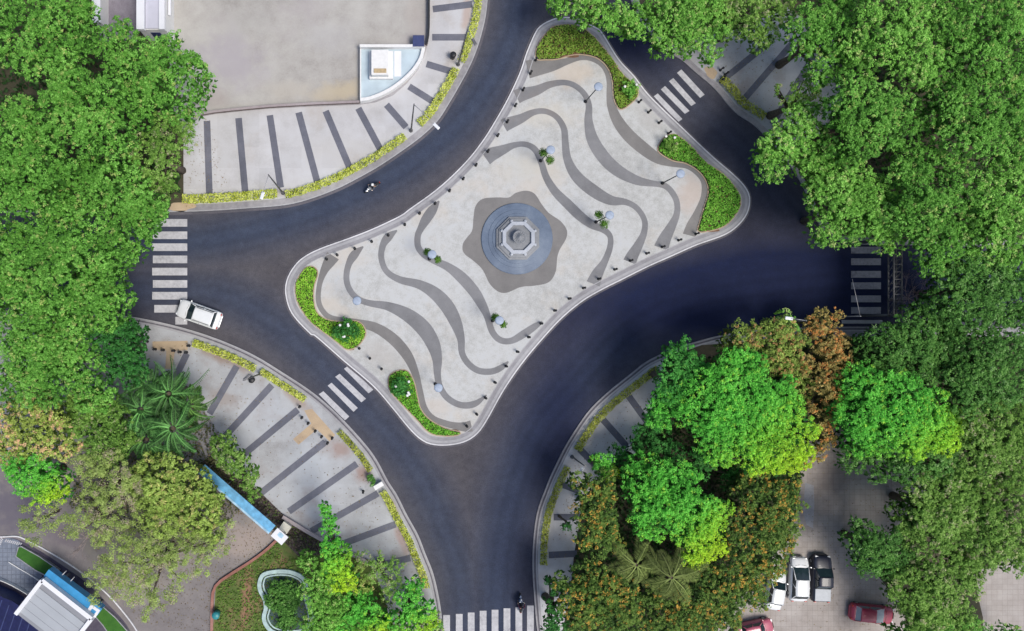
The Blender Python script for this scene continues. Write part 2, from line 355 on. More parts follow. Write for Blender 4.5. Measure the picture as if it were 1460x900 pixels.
def road():
    x0, x1, y0, y1 = -700, 2200, -800, 1700; st = 9.0
    xs = np.r_[np.arange(x0, -60, 60.), np.arange(-60, 1520, 4.5), np.arange(1520, x1+1, 60.)]; ys = np.r_[np.arange(y0, -60, 60.), np.arange(-60, 960, 4.5), np.arange(960, y1+1, 60.)]; nx, ny = len(xs), len(ys)
    X, Y = np.meshgrid(xs, ys); V = np.zeros((nx*ny, 3), np.float32)
    V[:, 0] = ((X-730)*S).ravel(); V[:, 1] = ((450-Y)*S).ravel()
    i = np.arange(nx*ny).reshape(ny, nx)
    F = np.stack([i[1:, :-1], i[1:, 1:], i[:-1, 1:], i[:-1, :-1]], -1).reshape(-1, 4)
    me = bpy.data.meshes.new('road'); me.from_pydata(V.tolist(), [], F.tolist())
    P = np.c_[X.ravel(), Y.ravel()]
    def dist(line):
        L = np.array(resample(cr(line, 4), 12)); A_, B_ = L[:-1], L[1:]; out = np.full(len(P), 1e9)
        for a_, b_ in zip(A_, B_):
            d_ = b_-a_; t_ = np.clip(((P-a_)@d_)/(d_@d_), 0, 1); out = np.minimum(out, np.linalg.norm(P-(a_+t_[:, None]*d_), axis=1))
        return out
    lanes = [([(745, -300), (738, 0), (718, 80), (668, 160), (600, 222), (520, 270), (430, 308), (330, 335), (240, 345), (-100, 345)], 34, 1.0),
             ([(1900, 400), (1300, 400), (1150, 405), (1000, 425), (900, 468), (830, 540), (765, 620), (728, 720), (710, 850), (710, 1100)], 46, 1.0),
             ([(-100, 415), (240, 415), (340, 430), (430, 495), (520, 585), (590, 665), (635, 760), (660, 860), (665, 1100)], 34, .85),
             ([(880, 20), (960, 120), (1060, 215), (1120, 300)], 36, .55)]
    blue = np.zeros(len(P))
    track = np.zeros(len(P))
    for l, w, a in lanes:
        dd = dist(l); blue = np.maximum(blue, a*np.exp(-(dd/w)**2))
        for off, ww, am in ((10, 4.5, 1), (24, 4, .6), (40, 3, -.5)): track += am*np.exp(-((dd-off)/ww)**2)
    def spot(cx, cy, sx, sy): return np.exp(-((P[:, 0]-cx)/sx)**2-((P[:, 1]-cy)/sy)**2)
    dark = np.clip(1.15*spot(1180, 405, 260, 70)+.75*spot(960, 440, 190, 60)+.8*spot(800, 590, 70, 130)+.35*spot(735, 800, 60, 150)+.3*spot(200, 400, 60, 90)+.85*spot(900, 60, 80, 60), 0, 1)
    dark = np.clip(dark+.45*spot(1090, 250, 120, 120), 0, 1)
    a = me.color_attributes.new('tone', 'FLOAT_COLOR', 'POINT')
    A = np.c_[blue, dark, np.clip(track*.5+.5, 0, 1), np.ones(len(P))].astype(np.float32); a.data.foreach_set('color', A.ravel())
    m, nt, b = nodes('asphalt'); N = nt.nodes.new; L = nt.links.new
    b.inputs['Roughness'].default_value = .85; b.inputs['Specular IOR Level'].default_value = .10
    at = N('ShaderNodeAttribute'); at.attribute_name = 'tone'; sp = N('ShaderNodeSeparateColor'); L(at.outputs['Color'], sp.inputs[0])
    tc = N('ShaderNodeTexCoord')
    def noi(s, d, r=.6):
        n = N('ShaderNodeTexNoise'); n.inputs['Scale'].default_value = s; n.inputs['Detail'].default_value = d; n.inputs['Roughness'].default_value = r
        L(tc.outputs['Object'], n.inputs['Vector']); return n
    n1, n2, n3 = noi(.12, 4), noi(1.6, 7, .7), noi(9, 4, .8)
    def mix(f, c1, c2, t='MIX'):
        x = N('ShaderNodeMixRGB'); x.blend_type = t
        for s_, v in ((x.inputs['Fac'], f), (x.inputs['Color1'], c1), (x.inputs['Color2'], c2)):
            if hasattr(v, 'is_linked'): L(v, s_)
            elif isinstance(v, tuple): s_.default_value = v+(1,)
            else: s_.default_value = v
        return x.outputs['Color']
    base = mix(n1.outputs['Fac'], (.067, .063, .070), (.092, .087, .095))
    jit = N('ShaderNodeMath'); jit.operation = 'MULTIPLY_ADD'; L(n2.outputs['Fac'], jit.inputs[0]); jit.inputs[1].default_value = .30; jit.inputs[2].default_value = .85
    bl = N('ShaderNodeMath'); bl.operation = 'MULTIPLY'; bl.use_clamp = True; L(sp.outputs[0], bl.inputs[0]); L(jit.outputs[0], bl.inputs[1])
    c = mix(bl.outputs[0], base, (.046, .058, .092))
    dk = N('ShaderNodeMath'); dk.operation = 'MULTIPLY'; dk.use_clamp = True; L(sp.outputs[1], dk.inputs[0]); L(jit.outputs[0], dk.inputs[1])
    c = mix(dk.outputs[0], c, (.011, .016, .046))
    tk = N('ShaderNodeMapRange'); L(sp.outputs[2], tk.inputs['Value']); tk.inputs['To Min'].default_value = 1.14; tk.inputs['To Max'].default_value = .84
    cmb = N('ShaderNodeCombineXYZ'); [L(tk.outputs[0], cmb.inputs[i]) for i in range(3)]; c = mix(1.0, c, cmb.outputs[0], 'MULTIPLY')
    n4 = noi(.35, 8, .75); r4 = N('ShaderNodeValToRGB'); r4.color_ramp.elements[0].position = .40; r4.color_ramp.elements[1].position = .62
    r4.color_ramp.elements[0].color = (.90, .90, .92, 1); r4.color_ramp.elements[1].color = (1.10, 1.09, 1.07, 1); L(n4.outputs['Fac'], r4.inputs['Fac']); c = mix(1.0, c, r4.outputs['Color'], 'MULTIPLY')
    r = N('ShaderNodeValToRGB'); r.color_ramp.elements[0].position = .3; r.color_ramp.elements[1].position = .7
    r.color_ramp.elements[0].color = (.72, .72, .74, 1); r.color_ramp.elements[1].color = (1.28, 1.28, 1.28, 1); L(n3.outputs['Fac'], r.inputs['Fac'])
    c = mix(1.0, c, r.outputs['Color'], 'MULTIPLY')
    r2 = N('ShaderNodeValToRGB'); r2.color_ramp.elements[0].position = .35; r2.color_ramp.elements[1].position = .65
    r2.color_ramp.elements[0].color = (.88, .88, .88, 1); r2.color_ramp.elements[1].color = (1.1, 1.1, 1.1, 1); L(n2.outputs['Fac'], r2.inputs['Fac'])
    c = mix(1.0, c, r2.outputs['Color'], 'MULTIPLY')
    L(c, b.inputs['Base Color'])
    bp = N('ShaderNodeBump'); bp.inputs['Strength'].default_value = .3; bp.inputs['Distance'].default_value = .01; L(n3.outputs['Fac'], bp.inputs['Height']); L(bp.outputs[0], b.inputs['Normal'])
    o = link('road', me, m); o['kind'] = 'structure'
road()
KZ = .13                       # kerb height

# ---- pavement blocks round the junction
NW_E = [(-900, 303), (150, 304), (235, 303), (300, 301), (360, 297), (406, 293), (440, 285), (480, 270), (510, 255), (540, 238), (570, 218), (600, 196), (624, 173), (641, 147), (655, 123), (670, 95), (681, 68), (689, 40), (693, 20), (696, -10), (700, -60), (706, -300), (706, -900)]
SW_E = [(-900, 440), (100, 446), (165, 449), (197, 453), (252, 465), (307, 482), (362, 506), (408, 534), (440, 555), (465, 575), (492, 601), (520, 632), (537, 655), (553, 685), (566, 705), (580, 733), (596, 762), (607, 790), (618, 818), (627, 858), (632, 900), (638, 960), (642, 1100), (642, 1500)]
SE_E = [(775, 1500), (773, 1000), (767, 915), (764, 885), (761.5, 854), (759, 812), (760, 770), (765.5, 730), (776, 700), (784, 680), (794, 659), (809, 630), (837, 588), (865, 560), (900, 532), (919, 517), (940, 506), (965, 495), (993, 487), (1028, 478), (1080, 470), (1180, 466), (1330, 466), (2200, 468)]
NE_E = [(2200, 350), (1330, 350), (1230, 349), (1195, 343), (1172, 328), (1158, 300), (1142, 262), (1112, 218), (1077, 181), (1047, 160), (1017, 126), (990, 103), (972, 87), (950, 73), (928, 50), (905, 15), (880, -60), (870, -200), (870, -900)]
def sm(e, lo=2, hi=-2, n=5):
    core = cr(e[lo:hi], n); return e[:lo]+core+e[hi:]
NWs, SWs, SEs, NEs = sm(NW_E), sm(SW_E, 2, -2), sm(SE_E, 1, -2), sm(NE_E, 2, -2)
BLK = []
def block(edge, corners, mat):
    o = slab('pavement', edge+corners, 0, KZ, mat); return o
block(NWs, [(-900, -900)], M['kerbg'])
block(SWs, [(-900, 1500)], M['kerbg'])
block(SEs, [(2200, 1500)], M['kerbg'])
block(NEs, [(2200, -900)], M['kerbg'])
def line_on(edge, d, w, z0, z1, mat, name='kerb'):
    e = resample(cr(edge[1:-1], 5), 8); e = [p for p in e if -300 < p[0] < 1700 and -250 < p[1] < 1200]
    return ribbon(name, offset(e, d), w, z0, z1, mat)
# the offset is to the left of travel; find the sign that points into each block
line_on(NW_E, -.8, 1.5, .0, KZ+.012, M['bandlite']); line_on(NW_E, 2.2, 3.4, .0, .012, M['gutter'], 'gutter')
line_on(SW_E, .9, 1.5, .0, KZ+.012, M['bandlite']); line_on(SW_E, 4.2, 1.6, KZ, KZ+.006, M['gutter'], 'gutter'); line_on(SW_E, 6.8, 1.2, KZ, KZ+.02, M['bandlite'])
line_on(SE_E, .9, 1.6, .0, KZ+.012, M['kerbg']); line_on(SE_E, 5.8, 1.3, KZ, KZ+.02, M['bandlite']); line_on(SE_E, 3.4, 2.2, KZ, KZ+.006, M['gutter'], 'gutter')
line_on(NE_E, .9, 1.6, .0, KZ+.012, M['kerbg']); line_on(NE_E, 5.5, 1.2, KZ, KZ+.02, M['kerbg'])
Z1, Z2, Z3 = KZ+.004, KZ+.008, KZ+.012
def sub(edge, d, xmin, xmax, ymin=-1e9, ymax=1e9):
    e = resample(cr(edge[1:-1], 5), 8)
    return [p for p in offset(e, d) if xmin < p[0] < xmax and ymin < p[1] < ymax]
# ---- north-west plaza
inner = sub(NW_E, -10, 262, 800, -300)
slab('pavement', inner+[(611, -300), (611, 60), (605, 80), (596, 100), (580, 120), (560, 137), (535, 147), (513, 150), (440, 153), (380, 156), (310, 163), (286, 167), (262, 190)], Z1, Z1, M['pave'])
slab('plaza', [(611, -300), (611, 60), (605, 80), (580, 118), (545, 140), (513, 148), (440, 151), (380, 154), (286, 165), (250, 170), (238, 60), (238, -300)], Z2, Z2, M['plaza'])
slab('ground', [(-900, 301), (238, 301), (262, 288), (262, 190), (250, 170), (238, 60), (238, -300), (-900, -300)], Z1, Z1, M['soil'])
slab('forecourt', [(143, -300), (196, -300), (196, 60), (143, 60)], Z2, Z2, mottled('forecourt_paving', [(.36, (.16, .14, .17)), (.5, (.24, .22, .26)), (.66, (.34, .32, .37))], mid=1.6))
NWS = [((295.5, 173), (299, 277)), ((340.5, 169), (350, 275)), ((385, 165), (400.5, 268)), ((426, 161), (453, 262)), ((464.5, 159), (500, 243)), ((511, 155), (543, 215)), ((551, 150), (579, 182)), ((583, 124), (618, 146)), ((608, 92), (648, 104)), ((616, 54), (664, 54)), ((617, 14), (673, 7)), ((617, -26), (678, -36))]
def stripes(lst, w, z, mat=M['stripe']):
    for a, b_ in lst: ribbon('paving_stripe', [a, b_], w, z, z, mat)
stripes(NWS, 9.5, Z3)
# dusty patches beside the hedges, path slabs
def blob(name, cx_, cy_, rx, ry, z, mat, seed, rot=0, n=22, amp=.25):
    rnd = random.Random(seed); ph = [rnd.uniform(0, 6.3) for _ in range(4)]; pts = []
    for k in range(n):
        t = 2*math.pi*k/n; rr = 1+amp*(.5*math.sin(2*t+ph[0])+.35*math.sin(3*t+ph[1])+.3*math.sin(5*t+ph[2]))
        x, y = rx*rr*math.cos(t), ry*rr*math.sin(t)
        pts.append((cx_+x*math.cos(rot)-y*math.sin(rot), cy_+x*math.sin(rot)+y*math.cos(rot)))
    return slab(name, pts, z, z, mat)
# ---- north-west boundary wall with coping, and the curb wall beside the drive lane
def wall(label, pts, w, h, mat, cap=None, z=KZ, name='boundary_wall', group=None):
    t = empty(name, (*W(*pts[0]), z), label, 'wall', group)
    o = ribbon('wall_body', pts, w, 0, h-.06, mat, parent=t, bm=None)
    o2 = ribbon('coping', pts, w+.8, h-.06, h, cap or mat, parent=t)
    for q in (o, o2): q.location = -Vector(t.location)+Vector((0, 0, z))
    return t
wall('low brown brick boundary wall between the grey plaza and the striped pavement', resample([(286, 165), (310, 161), (380, 154), (440, 150.5), (513, 147.5)], 20), 2.2, .55, M['wallbrown'], M['wallpink'])
wall('thin dark wall along the east side of the grey plaza', resample(cr([(611, -200), (611, 0), (610.5, 50), (608, 66)], 5), 12), 2.0, .6, M['wallbrown'], M['iron'])

# ---- south-west pavement
sw_in = sub(SW_E, 8, 196, 700, 0, 1000)
slab('pavement', [p for p in sw_in]+[(560, 900), (545, 840), (527, 803), (458, 768), (408, 737), (372, 702), (330, 645), (295, 590), (262, 535), (205, 520)], Z1, Z1, M['pavesw'])
slab('lawn', [(527, 803), (545, 840), (560, 900), (640, 1000), (642, 1300), (303, 1300), (304, 900), (308, 835), (355, 800), (398, 765), (405, 738), (458, 768)], Z1, Z1, M['grass'])
slab('planting_strip', [(372, 702), (408, 737), (458, 768), (470, 790), (425, 792), (398, 765), (340, 720), (280, 665), (300, 650)], Z1+.002, Z1+.002, mottled('dark_mulch', [(.36, (.03, .025, .022)), (.5, (.085, .065, .06)), (.64, (.20, .17, .16))], mid=3.5, amt=(.15, .5, .35)))
slab('driveway', [(-900, 640), (60, 650), (200, 640), (280, 660), (398, 763), (355, 798), (308, 833), (303, 900), (300, 1300), (-900, 1300)], Z1+.004, Z1+.004, M['drive'])
SWS = [((267, 504), (250, 540)), ((338, 522), (299, 590)), ((388, 549), (312, 632)), ((425, 584), (338, 656)), ((464, 630), (372, 703)), ((509, 661), (412, 729)), ((539, 703), (444, 757)), ((564, 747), (486, 776)), ((585, 795), (540, 806))]
stripes(SWS, 9.5, Z3)
slab('path', [(218, 487), (268, 486), (268, 499), (250, 500), (246, 526), (236, 526), (238, 500), (218, 498)], Z2, Z2, M['tan'])
slab('path', [(434, 585), (445, 583), (478, 620), (470, 629), (452, 612), (426, 634), (418, 626), (444, 604)], Z2, Z2, M['tan'])
blob('path', 260, 295, 18, 7, Z2+.004, M['tan'], 9, 0)
wall('low pinkish wall behind the striped southwest pavement', resample([(404, 735), (412, 740), (458, 767.5), (500, 787), (527, 801)], 20), 4.2, .5, M['wallpink'], M['wallpink'])
wall('red and grey garden kerb wall from the blue canopy down to the teal bin', resample(cr([(398, 766), (380, 783), (357, 800), (330, 817), (310, 832), (304, 850), (303, 905)], 5), 10), 3, .3, M['redkerb'], M['redkerb'], name='garden_kerb')

# ---- south-east pavement, parking yard and planting soil
se_in = sub(SE_E, 8, 700, 1000, 500, 1000)
slab('pavement', [p for p in se_in]+[(945, 512), (945, 545), (925, 590), (895, 640), (860, 670), (830, 720), (818, 790), (812, 850), (800, 905), (782, 990)], Z1, Z1, M['pave'])
stripes([((893, 561), (925, 605)), ((859, 598), (897, 641)), ((826, 640), (856, 671)), ((800, 690), (826, 700)), ((789, 737), (826, 737)), ((782, 791), (822, 789)), ((782, 845), (816, 848)), ((931, 524), (945, 540))], 9.5, Z3)
slab('ground', [(945, 512), (945, 545), (925, 590), (895, 640), (860, 670), (830, 720), (818, 790), (812, 850), (800, 905), (790, 1300), (2200, 1300), (2200, 480), (1330, 480), (1180, 480), (1000, 492)], Z1+.002, Z1+.002, M['soil'])
slab('parking_yard', [(1140, 600), (1225, 600), (1300, 650), (1320, 700), (1270, 760), (1250, 820), (1290, 870), (1290, 1300), (1020, 1300), (1020, 900), (1060, 840), (1120, 760), (1140, 700)], Z2+.004, Z2+.004, M['brick'])
slab('parking_yard', [(1385, 815), (1480, 780), (1600, 780), (1600, 1100), (1400, 1100), (1400, 880)], Z2+.004, Z2+.004, M['brick'])
slab('path', [(1147, 688), (1159, 692), (1160, 720), (1158, 753), (1149, 748), (1144, 730)], Z3+.004, Z3+.004, M['bandlite'])
# ---- north-east pavement
ne_in = sub(NE_E, 8, 960, 1110, 80, 230)
slab('pavement', ne_in+[(972, 60), (1060, 40), (1120, 10), (1190, 60), (1200, 150), (1150, 215)], Z1, Z1, M['pavesw'])
slab('ground', [(2200, 345), (1300, 343), (1195, 336), (1165, 300), (1150, 262), (1120, 218), (1150, 214), (1200, 150), (1190, 60), (1120, 10), (1060, 40), (972, 60), (935, 50), (915, 15), (890, -60), (880, -300), (2200, -300)], Z1+.002, Z1+.002, M['soil'])
stripes([((1100, 58), (1028, 116)), ((1131, 60), (1060, 142)), ((1160, 80), (1100, 178))], 9, Z3)
blob('path', 1013, 104, 9, 8, Z2, M['tan'], 14, .5)

# ---- the traffic island
ISL = [(785, 29), (800, 25), (822, 27), (846, 38), (858, 47), (882, 85), (904, 109), (926, 137), (973, 183), (1014, 222), (1042, 246), (1060, 264), (1068.5, 281), (1066, 302), (1054, 320), (1033, 335.5), (993, 350), (958, 365.5), (923, 381), (886, 399.5), (858, 413.5), (830, 430), (801, 454), (773, 484), (744, 519), (718, 557), (695, 598), (681, 618), (663, 630), (639, 635), (616, 634), (600, 627), (583, 611), (560, 583), (532, 551), (490, 515), (450, 480), (444, 478), (417, 449), (407.5, 423), (408, 402), (417, 383), (431, 368), (455, 355), (499, 339), (532, 326), (570, 308), (584, 298), (625, 268), (662, 233), (687, 202), (706, 172), (724, 140), (741, 103), (750, 76), (763, 46), (772, 36)]
isl = resample(cr(ISL, 6, True), 6, True)
slab('traffic_island', isl, 0, KZ, M['band'])
ribbon('kerb', offset(isl, .8, True), 1.6, 0, KZ+.015, M['kerbw'], True)
ribbon('gutter', offset(isl, -1.6, True), 2.6, 0, .012, M['gutter'], True)
ribbon('paving_band', offset(isl, 5.2, True), 3.4, Z1, Z1, M['bandlite'], True)
ribbon('kerb', offset(isl, 12.2, True), 1.2, KZ, KZ+.04, M['bandlite'], True)
plat = resample(offset(isl, 12.5, True), 6, True)
slab('island_paving', plat, KZ, KZ+.03, M['island'])
IZ = KZ+.03
def wave(pts, mat, k=0):
    p = resample(cr(pts, 7), 3)
    z = IZ+.004+k*.001
    ribbon('dark_paving_band', [q[:2] for q in p], [max(q[2], .6) for q in p], z, z, mat)
wave([(752, 100, 26), (762, 98, 24), (787, 94.5, 16), (806, 89, 10), (825, 83.5, 7.5), (841, 84, 7.5), (856, 91.5, 7.5), (864.5, 103, 7.5), (868, 118, 7.5), (868, 136, 8), (871, 152, 12), (880, 173, 16), (895, 193, 18), (915, 211, 18), (937, 226.5, 15), (958, 233.5, 10), (978.5, 237, 8.5), (994, 247, 8.5), (1003, 261, 8.5), (1002.5, 282, 9), (994.5, 304, 12), (986, 322, 16), (982, 336, 19)], M['wavewarm'])
wave([(736, 139, 20), (743, 136, 19), (765, 129.5, 14), (783, 121.5, 10), (804, 118.5, 8), (820, 123.5, 8), (833, 135.5, 8), (839, 151, 9), (838.5, 173, 12), (844.5, 200, 17), (861, 226, 18.5), (882, 245, 17), (908, 258, 13), (932, 262.5, 8.5), (946, 265, 8.5), (956, 273, 8.5), (964, 288, 8.5), (964, 306, 9), (956.5, 323, 13), (947, 341, 18), (942, 354, 21)], M['wave'])
wave([(718, 180, 19), (724, 177, 18), (742, 170, 13.5), (760, 161, 9), (777, 159.5, 8), (793, 167.5, 8), (803.5, 184, 9), (805.5, 205.5, 10), (809, 229, 12), (822, 252.5, 16), (846, 273, 17.5), (870, 286, 14), (891, 288.5, 9), (907, 297, 8), (918, 314, 8), (917.5, 332, 9), (909.5, 350, 13), (901, 365, 17), (897, 374, 19)], M['wave'])
wave([(692, 226, 22), (700, 221, 20), (716, 214.5, 14), (733, 207.5, 8.5), (749, 206.5, 8), (762.5, 214, 9), (771, 231, 9), (778, 252.5, 10), (791, 273.5, 12), (809, 291.5, 14), (826, 308, 14), (843, 320.5, 12), (859, 327.5, 9.5), (869, 337, 8), (869, 353, 8.5), (861.5, 373, 10), (851.5, 390, 16), (845, 405, 20)], M['wave'])
wave([(626, 287, 2), (617, 299, 13), (607.5, 313, 14), (600, 326, 10), (595.5, 337, 9), (596, 352, 9), (604, 363, 9), (617, 371, 9.5), (638.7, 381, 12), (658, 396, 16), (675.7, 416, 16), (687, 434.8, 13.5), (694.5, 451, 10), (701.5, 473, 9), (713, 485, 9), (728.7, 486, 9), (746, 476.5, 11), (763, 465, 9), (773, 459, 3)], M['wave'])
wave([(566, 329, 2), (554, 338, 12), (546, 350, 9.5), (543.7, 368, 8.5), (551, 387, 8.5), (570, 399, 10), (598, 406, 13), (620.5, 419, 18), (638, 438, 20), (650, 461, 17), (657, 483.6, 11), (658.5, 503, 9), (667, 518, 9), (682, 528.5, 9), (701.5, 529.5, 9), (716, 523, 8), (724.5, 515.5, 2)], M['wave'])
wave([(518, 352, 2), (506, 362.6, 12), (497, 378, 9), (494, 397, 8.5), (498.5, 413, 8.5), (510, 426, 8.5), (527, 432.5, 9), (553.5, 437, 12.5), (580.6, 449, 19), (602.5, 467, 22), (616.5, 488.6, 20), (623, 511, 14.5), (623.5, 533, 10), (627, 551, 9), (638, 567.5, 9), (657, 577.5, 9), (677, 575.5, 9), (693.5, 563, 2)], M['wave'])
wave([(475, 365, 20), (470, 373, 17), (462, 387, 11), (456, 405, 7.5), (454, 427, 7.5), (460, 443, 7.5), (474, 454, 8), (509, 460.5, 11), (536, 467.5, 14), (561, 484, 16), (580, 506, 15), (591.5, 530.5, 11), (598.5, 557.6, 9), (604.5, 581, 9), (616, 595.5, 8.5), (633, 603, 9), (649, 607, 10), (663, 608.5, 14), (672, 607, 16)], M['wavewarm'])
STAR = [(749.7, 272.4), (762, 277), (772, 291.7), (782, 304), (799, 316), (807.7, 328.7), (806.5, 341), (797.8, 355.8), (794, 368), (791.7, 388), (781.8, 402.7), (762, 407.6), (742, 409.6), (722.6, 417.5), (710, 416), (698, 405), (688, 385.4), (675.7, 373), (661, 361), (659.7, 348.4), (666, 338.6), (673, 328.7), (675, 309), (678, 294), (688, 284), (708, 282), (725, 282), (735, 275.6)]
slab('dark_paving_star', cr(STAR, 5, True), IZ+.006, IZ+.006, M['wavewarm'])
# planting beds of the island
BEDS = {
 'north': [(784, 42), (800, 37), (817, 37), (833, 43), (849, 57), (869, 81), (888, 108), (904, 122), (909.5, 134), (903, 145), (885, 157.5), (876, 147), (873, 133), (872, 117), (866, 99), (852, 85), (833, 79.5), (814, 80), (795, 85.5), (778, 86.5), (764, 85), (766, 66)],
 'east': [(937, 216), (943, 200), (953, 193), (965, 194), (986, 211), (1005, 232), (1025, 245), (1038, 257), (1052, 276), (1054.5, 292), (1046, 309), (1030, 324), (1005, 331), (993.5, 330), (996, 318), (1001.5, 299), (1008, 278), (1006.5, 262), (996, 246), (977, 234), (957, 229.5)],
 'west': [(433, 385), (441, 380), (449.5, 382), (453.5, 391), (448, 410.5), (448.5, 433), (453, 446), (463, 454), (479.6, 458), (510, 458), (522, 474), (512, 492), (496, 499), (483, 490), (468.6, 479), (450, 465), (438, 453), (424, 430), (422, 405)],
 'south': [(555, 536), (568, 528), (581, 529), (590, 543), (595, 564), (600, 583), (614, 599), (637, 611), (657, 616), (649, 621), (628, 621), (611, 616), (593, 597), (569, 572), (555, 555)]}
for k, b_ in BEDS.items():
    bb = resample(cr(b_, 5, True), 4, True)
    slab('planting_bed', bb, IZ, IZ+.05, M['soil'])
    ribbon('bed_kerb', bb, 1.5, IZ, IZ+.075, M['kerbo'], True)
# bare reddish earth at bed tips
blob('bed_soil', 800, 78, 26, 5, IZ+.058, M['soilred'], 21, .05); blob('bed_soil', 1008, 326, 15, 5, IZ+.058, M['soilred'], 22, .1); blob('bed_soil', 884, 128, 6, 14, IZ+.058, M['soilred'], 23, -.3)
blob('bed_soil', 647, 616, 10, 3.5, IZ+.058, M['soilred'], 24, .2); blob('bed_soil', 500, 497, 5, 3, IZ+.058, M['soilred'], 25)

# ---- road markings
def crosswalk(quads, mat='paint'):
    bm = bmesh.new()
    for q in quads: slab('', q, .006, .006, None, bm=bm)
    me = bpy.data.meshes.new('crosswalk'); bm.to_mesh(me); bm.free()
    o = link('crosswalk', me, M[mat]); o['kind'] = 'structure'
def rect(x0, y0, x1, y1): return [(x0, y0), (x1, y0), (x1, y1), (x0, y1)]
crosswalk([rect(216+j, y, 267, y+10.8) for j, y in ((6, 312.5), (2, 330.2), (1, 347.2), (2, 364.6), (1, 382), (2, 399.6), (1, 416.4), (4, 435), (34, 452))])
c2 = lambda L: [(420+x/4.285, 480+y/4.285) for x, y in L]
crosswalk([c2([(302, 197), (328, 178), (481, 325), (452, 347)]), c2([(248, 246), (276, 227), (436, 380), (408, 402)]), c2([(202, 300), (226, 282), (386, 436), (360, 460)]), c2([(148, 352), (176, 334), (334, 488), (308, 512)])])
c3 = lambda L: [(740+x/3.65, y/3.65) for x, y in L]
crosswalk([c3([(822, 380), (845, 362), (966, 493), (942, 510)]), c3([(780, 423), (803, 407), (920, 538), (896, 552)]), c3([(738, 466), (760, 448), (887, 578), (863, 593)]), c3([(701, 502), (722, 487), (850, 620), (828, 636)])])
crosswalk([rect(x, y, x+9.6, 912) for x, y in ((632, 877), (650, 875.5), (667, 873.5), (684, 871), (701, 869.5), (718, 867.5), (735, 866), (751.5, 863.5))])
crosswalk([rect(1213.5, y, 1256, y+9.6) for y in (352, 368.5, 386.5, 402.8, 421.5, 438)], 'paintdk')
ribbon('gutter', [(1200, 459), (1258, 459)], 5, .004, .006, M['bandlite'])

# ------------------------------------------------------------------ monument in the middle of the island
fx, fy = W(736.5, 341)
t = empty('fountain', (fx, fy, IZ), 'round blue-grey stepped fountain with a white octagonal rim at the centre of the island', 'fountain')
mb = MB(); mb.lathe([(4.06, 0), (4.06, .12), (4.0, .16), (3.30, .24), (3.28, .29), (2.85, .34), (2.83, .39), (2.5, .42)], seg=72, smooth=False); mb.build('stepped_base', M['stoneb'], t)
def octo(r): return r/math.cos(math.pi/8)
mb = MB(); mb.lathe([(octo(2.42), .4), (octo(2.42), .62), (octo(2.32), .66), (octo(2.2), .66), (octo(2.2), .84), (octo(2.02), .9), (octo(1.9), .9)], seg=8, phase=math.pi/8, smooth=False); mb.build('octagonal_plinth', M['stoneg'], t)
mb = MB(); mb.lathe([(octo(1.84), .6), (octo(1.82), 1.12), (octo(1.78), 1.18), (octo(1.42), 1.18), (octo(1.38), 1.12), (octo(1.38), .55)], seg=8, phase=math.pi/8, smooth=False); mb.build('rim', M['stonew'], t)
for k in range(8):
    a = k*math.pi/4+math.pi/8; mb = MB()
    mb.lathe([(.13, .6), (.13, .98), (.17, 1.0), (.17, 1.08), (.1, 1.12), (0.0, 1.16)], (2.02*math.cos(a), 2.02*math.sin(a), 0), seg=10)
    mb.build('corner_post', M['stonew'], t)
mb = MB(); mb.lathe([(octo(1.39), .72), (0, .722)], seg=8, phase=math.pi/8); mb.build('water', M['pool'], t)
mb = MB(); mb.lathe([(.42, .6), (.36, 1.1), (.46, 1.4), (.72, 1.60), (.76, 1.68), (.68, 1.69), (.62, 1.64), (.40, 1.62), (.36, 1.72), (.18, 1.80), (.12, 1.95), (0, 2.0)], seg=36)
for k in range(14):
    a = k*2*math.pi/14; mb.box(((.50)*math.cos(a), .50*math.sin(a), 1.68), (.26, .05, .05), a)
mb.build('bowl', M['stoneg'], t)

# ------------------------------------------------------------------ plaza corner monument
t = empty('corner_monument', (*W(513, 147), KZ), 'white quarter-circle terrace with raised white block and tan plaque on the plaza corner', 'monument')
inv = lambda o: setattr(o, 'location', -Vector(t.location))
arc = cr([(605, 72), (601, 88), (591, 104), (576, 119), (560, 131), (543, 140), (526, 146), (514, 147.5)], 5)
o = slab('terrace', arc+[(514, 147), (514, 70), (605, 70)], KZ, KZ+.45, M['ltblue'], parent=t); inv(o)
o = ribbon('curved_wall', offset(resample(arc, 4), 1.6), 4.6, KZ, KZ+.85, M['white'], parent=t); inv(o)
o = ribbon('back_wall', [(513.5, 71.5), (604, 71.5)], 4, KZ, KZ+1.1, M['white'], parent=t); inv(o)
o = ribbon('side_wall', [(514.5, 74), (514.5, 146)], 1.8, KZ, KZ+.75, M['white'], parent=t); inv(o)
mb = MB(); a_ = Vector(t.location)
def bx(x0, y0, x1, y1, z0, z1):
    p, q = W(x0, y0), W(x1, y1); mb.box(((p[0]+q[0])/2-a_.x, (p[1]+q[1])/2-a_.y, (z0+z1)/2-KZ+KZ-a_.z), (abs(q[0]-p[0]), abs(q[1]-p[1]), z1-z0), bev=.03)
bx(527, 78, 560.5, 117, KZ+.4, KZ+.95); bx(530, 80, 554, 115, KZ+.93, KZ+1.7)
mb.build('plinth', M['white'], t)
mb = MB(); bx(533.5, 106.5, 551, 112.5, KZ+1.6, KZ+1.78); mb.build('plaque', M['plq'], t)
mb = MB(); bx(562, 76, 572, 112, KZ+.44, KZ+.50); mb.build('step', M['whiteroof'], t)
t = empty('utility_cabinet', (*W(596, 65), KZ), 'dark navy cabinet standing behind the white corner terrace', 'cabinet')
mb = MB(); mb.box((0, 0, .55), (1.15, 1.15, 1.1), bev=.04); mb.build('body', M['navy'], t)
mb = MB(); mb.box((0, 0, 1.13), (1.28, 1.28, .06), bev=.02); mb.build('lid', M['navy'], t)
